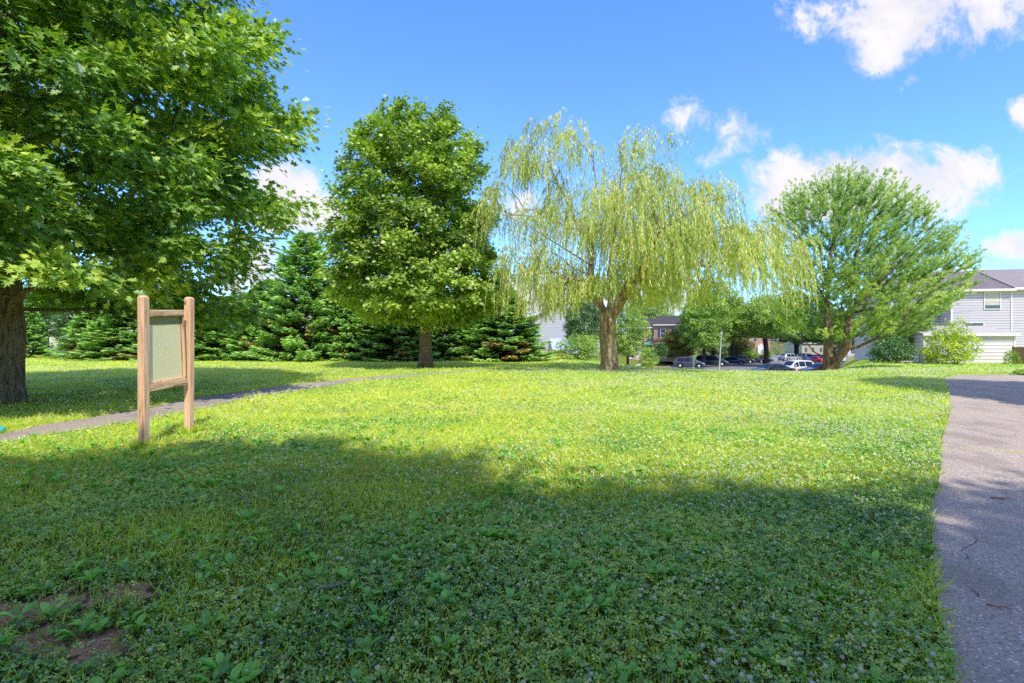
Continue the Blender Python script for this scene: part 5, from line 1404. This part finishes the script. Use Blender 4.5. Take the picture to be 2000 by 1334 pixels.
for kd, pk, px_, d_, hd, lab, g_ in cars:
    if (kd, pk) in proto: c = copy_tree(proto[(kd, pk)])
    else:
        src = next((proto[k] for k in proto if k[0] == kd), None)
        if src is None: c = make_car(kd, pk)
        else:
            c = copy_tree(src)
            for ch in c.children:
                if ch.name.startswith(('body', 'wing_mirror')):
                    ch.material_slots[0].link = 'OBJECT'; ch.material_slots[0].material = PAINT[pk]
        proto[(kd, pk)] = c
    x = W(px_, d_); c.location = (x, d_, tz(x, d_) + .055); c.rotation_euler = (0, 0, math.radians(hd)); c.name = 'parked_car'
    tag(c, lab, 'car', grp[g_])

# ================================================================== SKY, SUN, CAMERA
SUN_AZ, SUN_EL = math.radians(18), math.radians(52)
sun_dir = Vector((math.sin(SUN_AZ) * math.cos(SUN_EL), -math.cos(SUN_AZ) * math.cos(SUN_EL), math.sin(SUN_EL)))   # toward the sun
ld = bpy.data.lights.new('sun', 'SUN'); ld.energy = 5.0; ld.angle = math.radians(.53); ld.color = (1.0, .93, .80)
lo = bpy.data.objects.new('sun', ld); COL.objects.link(lo); lo.rotation_euler = (-sun_dir).to_track_quat('-Z', 'Y').to_euler(); lo.location = (6, -20, 30)

w = bpy.data.worlds.new('World'); scn.world = w; w.use_nodes = True; nt = w.node_tree; nt.nodes.clear()
sky = nd(nt, 'ShaderNodeTexSky'); sky.sky_type = 'NISHITA'; sky.sun_disc = False; sky.sun_elevation = SUN_EL
sky.sun_rotation = math.radians(180) - SUN_AZ; sky.air_density = 1.0; sky.dust_density = .3; sky.ozone_density = 2.5
tc = nd(nt, 'ShaderNodeTexCoord'); sx = nd(nt, 'ShaderNodeSeparateXYZ'); nt.links.new(tc.outputs['Generated'], sx.inputs[0])
ysafe = mth(nt, 'MAXIMUM', sx.outputs[1], .05)
U = mth(nt, 'DIVIDE', sx.outputs[0], ysafe); Vv = mth(nt, 'DIVIDE', sx.outputs[2], ysafe)
tint = mixc(nt, 1.0, sky.outputs[0], (1.08, 1.62, 2.52), 'MULTIPLY')
cv = nd(nt, 'ShaderNodeCombineXYZ'); nt.links.new(U, cv.inputs[0]); nt.links.new(Vv, cv.inputs[1])
n_big = noise(nt, cv.outputs[0], 6.5, 8, .62, .3); n_sm = noise(nt, cv.outputs[0], 19, 8, .68, .6)
CL = [(.70, .305, .22, .066, 1.0, .0), (.60, .270, .15, .048, .92, 0), (.83, .31, .09, .055, .86, 0), (.355, .435, .055, .045, .52, 0), (.42, .40, .07, .05, .42, 0), (.44, .43, .03, .03, .45, 0), (.40, .365, .04, .03, .4, 0),
      (.80, .625, .20, .075, .90, 0), (.92, .66, .16, .07, .70, 0), (.72, .56, .07, .05, .7, 0), (1.0, .44, .03, .03, .7, 0), (1.0, .18, .07, .028, .85, 0), (-.46, .285, .075, .06, .95, 0), (-.40, .235, .06, .04, .9, 0),
      (.04, .07, .14, .05, 1.0, 0), (.28, .08, .12, .04, .9, 0), (.02, .265, .06, .03, .65, 0), (-.48, .13, .10, .06, .75, 0), (.46, .32, .04, .04, .4, 0), (.88, .112, .10, .02, .8, 0), (.80, .50, .05, .06, .35, 0), (-.31, .36, .03, .03, .4, 0)]
acc = None
for a, c_, ra, rb, k, _ in CL:
    e = mth(nt, 'ADD', mth(nt, 'POWER', mth(nt, 'DIVIDE', mth(nt, 'SUBTRACT', U, a), ra), 2.0), mth(nt, 'POWER', mth(nt, 'DIVIDE', mth(nt, 'SUBTRACT', Vv, c_), rb), 2.0))
    g_ = mth(nt, 'MULTIPLY', mth(nt, 'SUBTRACT', 1.0, mth(nt, 'MULTIPLY', e, .45), None, True), k)
    acc = g_ if acc is None else mth(nt, 'MAXIMUM', acc, g_)
dens = mth(nt, 'ADD', acc, mth(nt, 'MULTIPLY', mth(nt, 'SUBTRACT', n_big, .5), 2.3)); dens = mth(nt, 'ADD', dens, mth(nt, 'MULTIPLY', mth(nt, 'SUBTRACT', n_sm, .5), 1.1))
dens = mth(nt, 'MULTIPLY', dens, mth(nt, 'GREATER_THAN', acc, .001))
msk = ramp(nt, [(.28, (0, 0, 0)), (.50, (.35, .35, .35)), (.66, (.85, .85, .85)), (.85, (1, 1, 1))], dens)
msk = mth(nt, 'MULTIPLY', msk.outputs[0], mth(nt, 'GREATER_THAN', sx.outputs[1], .05))
ccol = ramp(nt, [(.36, (5.0, 5.1, 5.9)), (.56, (6.7, 6.5, 6.7))], mth(nt, 'ADD', mth(nt, 'MULTIPLY', n_big, .8), .1))
mx = mixc(nt, msk, tint, ccol.outputs[0])
# added unseen broken cloud overhead and behind the viewer, to whiten the shade
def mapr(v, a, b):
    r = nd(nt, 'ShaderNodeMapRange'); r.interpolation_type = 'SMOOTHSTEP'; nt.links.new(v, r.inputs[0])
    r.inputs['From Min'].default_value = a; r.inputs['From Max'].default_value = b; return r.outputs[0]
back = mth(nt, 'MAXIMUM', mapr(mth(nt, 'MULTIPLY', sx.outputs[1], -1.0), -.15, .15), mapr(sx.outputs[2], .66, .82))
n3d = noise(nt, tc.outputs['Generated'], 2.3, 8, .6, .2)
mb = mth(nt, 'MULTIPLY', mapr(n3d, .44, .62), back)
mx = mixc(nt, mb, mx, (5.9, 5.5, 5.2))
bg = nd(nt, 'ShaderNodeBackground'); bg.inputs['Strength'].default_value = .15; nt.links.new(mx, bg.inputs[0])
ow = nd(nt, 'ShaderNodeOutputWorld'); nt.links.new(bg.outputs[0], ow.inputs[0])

cd = bpy.data.cameras.new('camera'); cam = bpy.data.objects.new('camera', cd); COL.objects.link(cam); scn.camera = cam
cam.location = (0, 0, CAM_H); cam.rotation_euler = (math.radians(90), 0, 0)
cd.sensor_width = 36; cd.lens = 18.0; cd.shift_y = (HOR - 667) / 2000.0 * 1.0; cd.clip_start = .05; cd.clip_end = 5000
scn.render.engine = 'CYCLES'
cy = scn.cycles
cy.max_bounces = 6; cy.diffuse_bounces = 3; cy.glossy_bounces = 2; cy.transmission_bounces = 4; cy.transparent_max_bounces = 4
cy.caustics_reflective = False; cy.caustics_refractive = False; cy.use_adaptive_sampling = True; cy.adaptive_threshold = .02
cy.use_denoising = False; cy.sample_clamp_indirect = 4
scn.view_settings.view_transform = 'Standard'; scn.view_settings.look = 'None'; scn.view_settings.exposure = 0; scn.view_settings.gamma = 1
scn.render.film_transparent = False
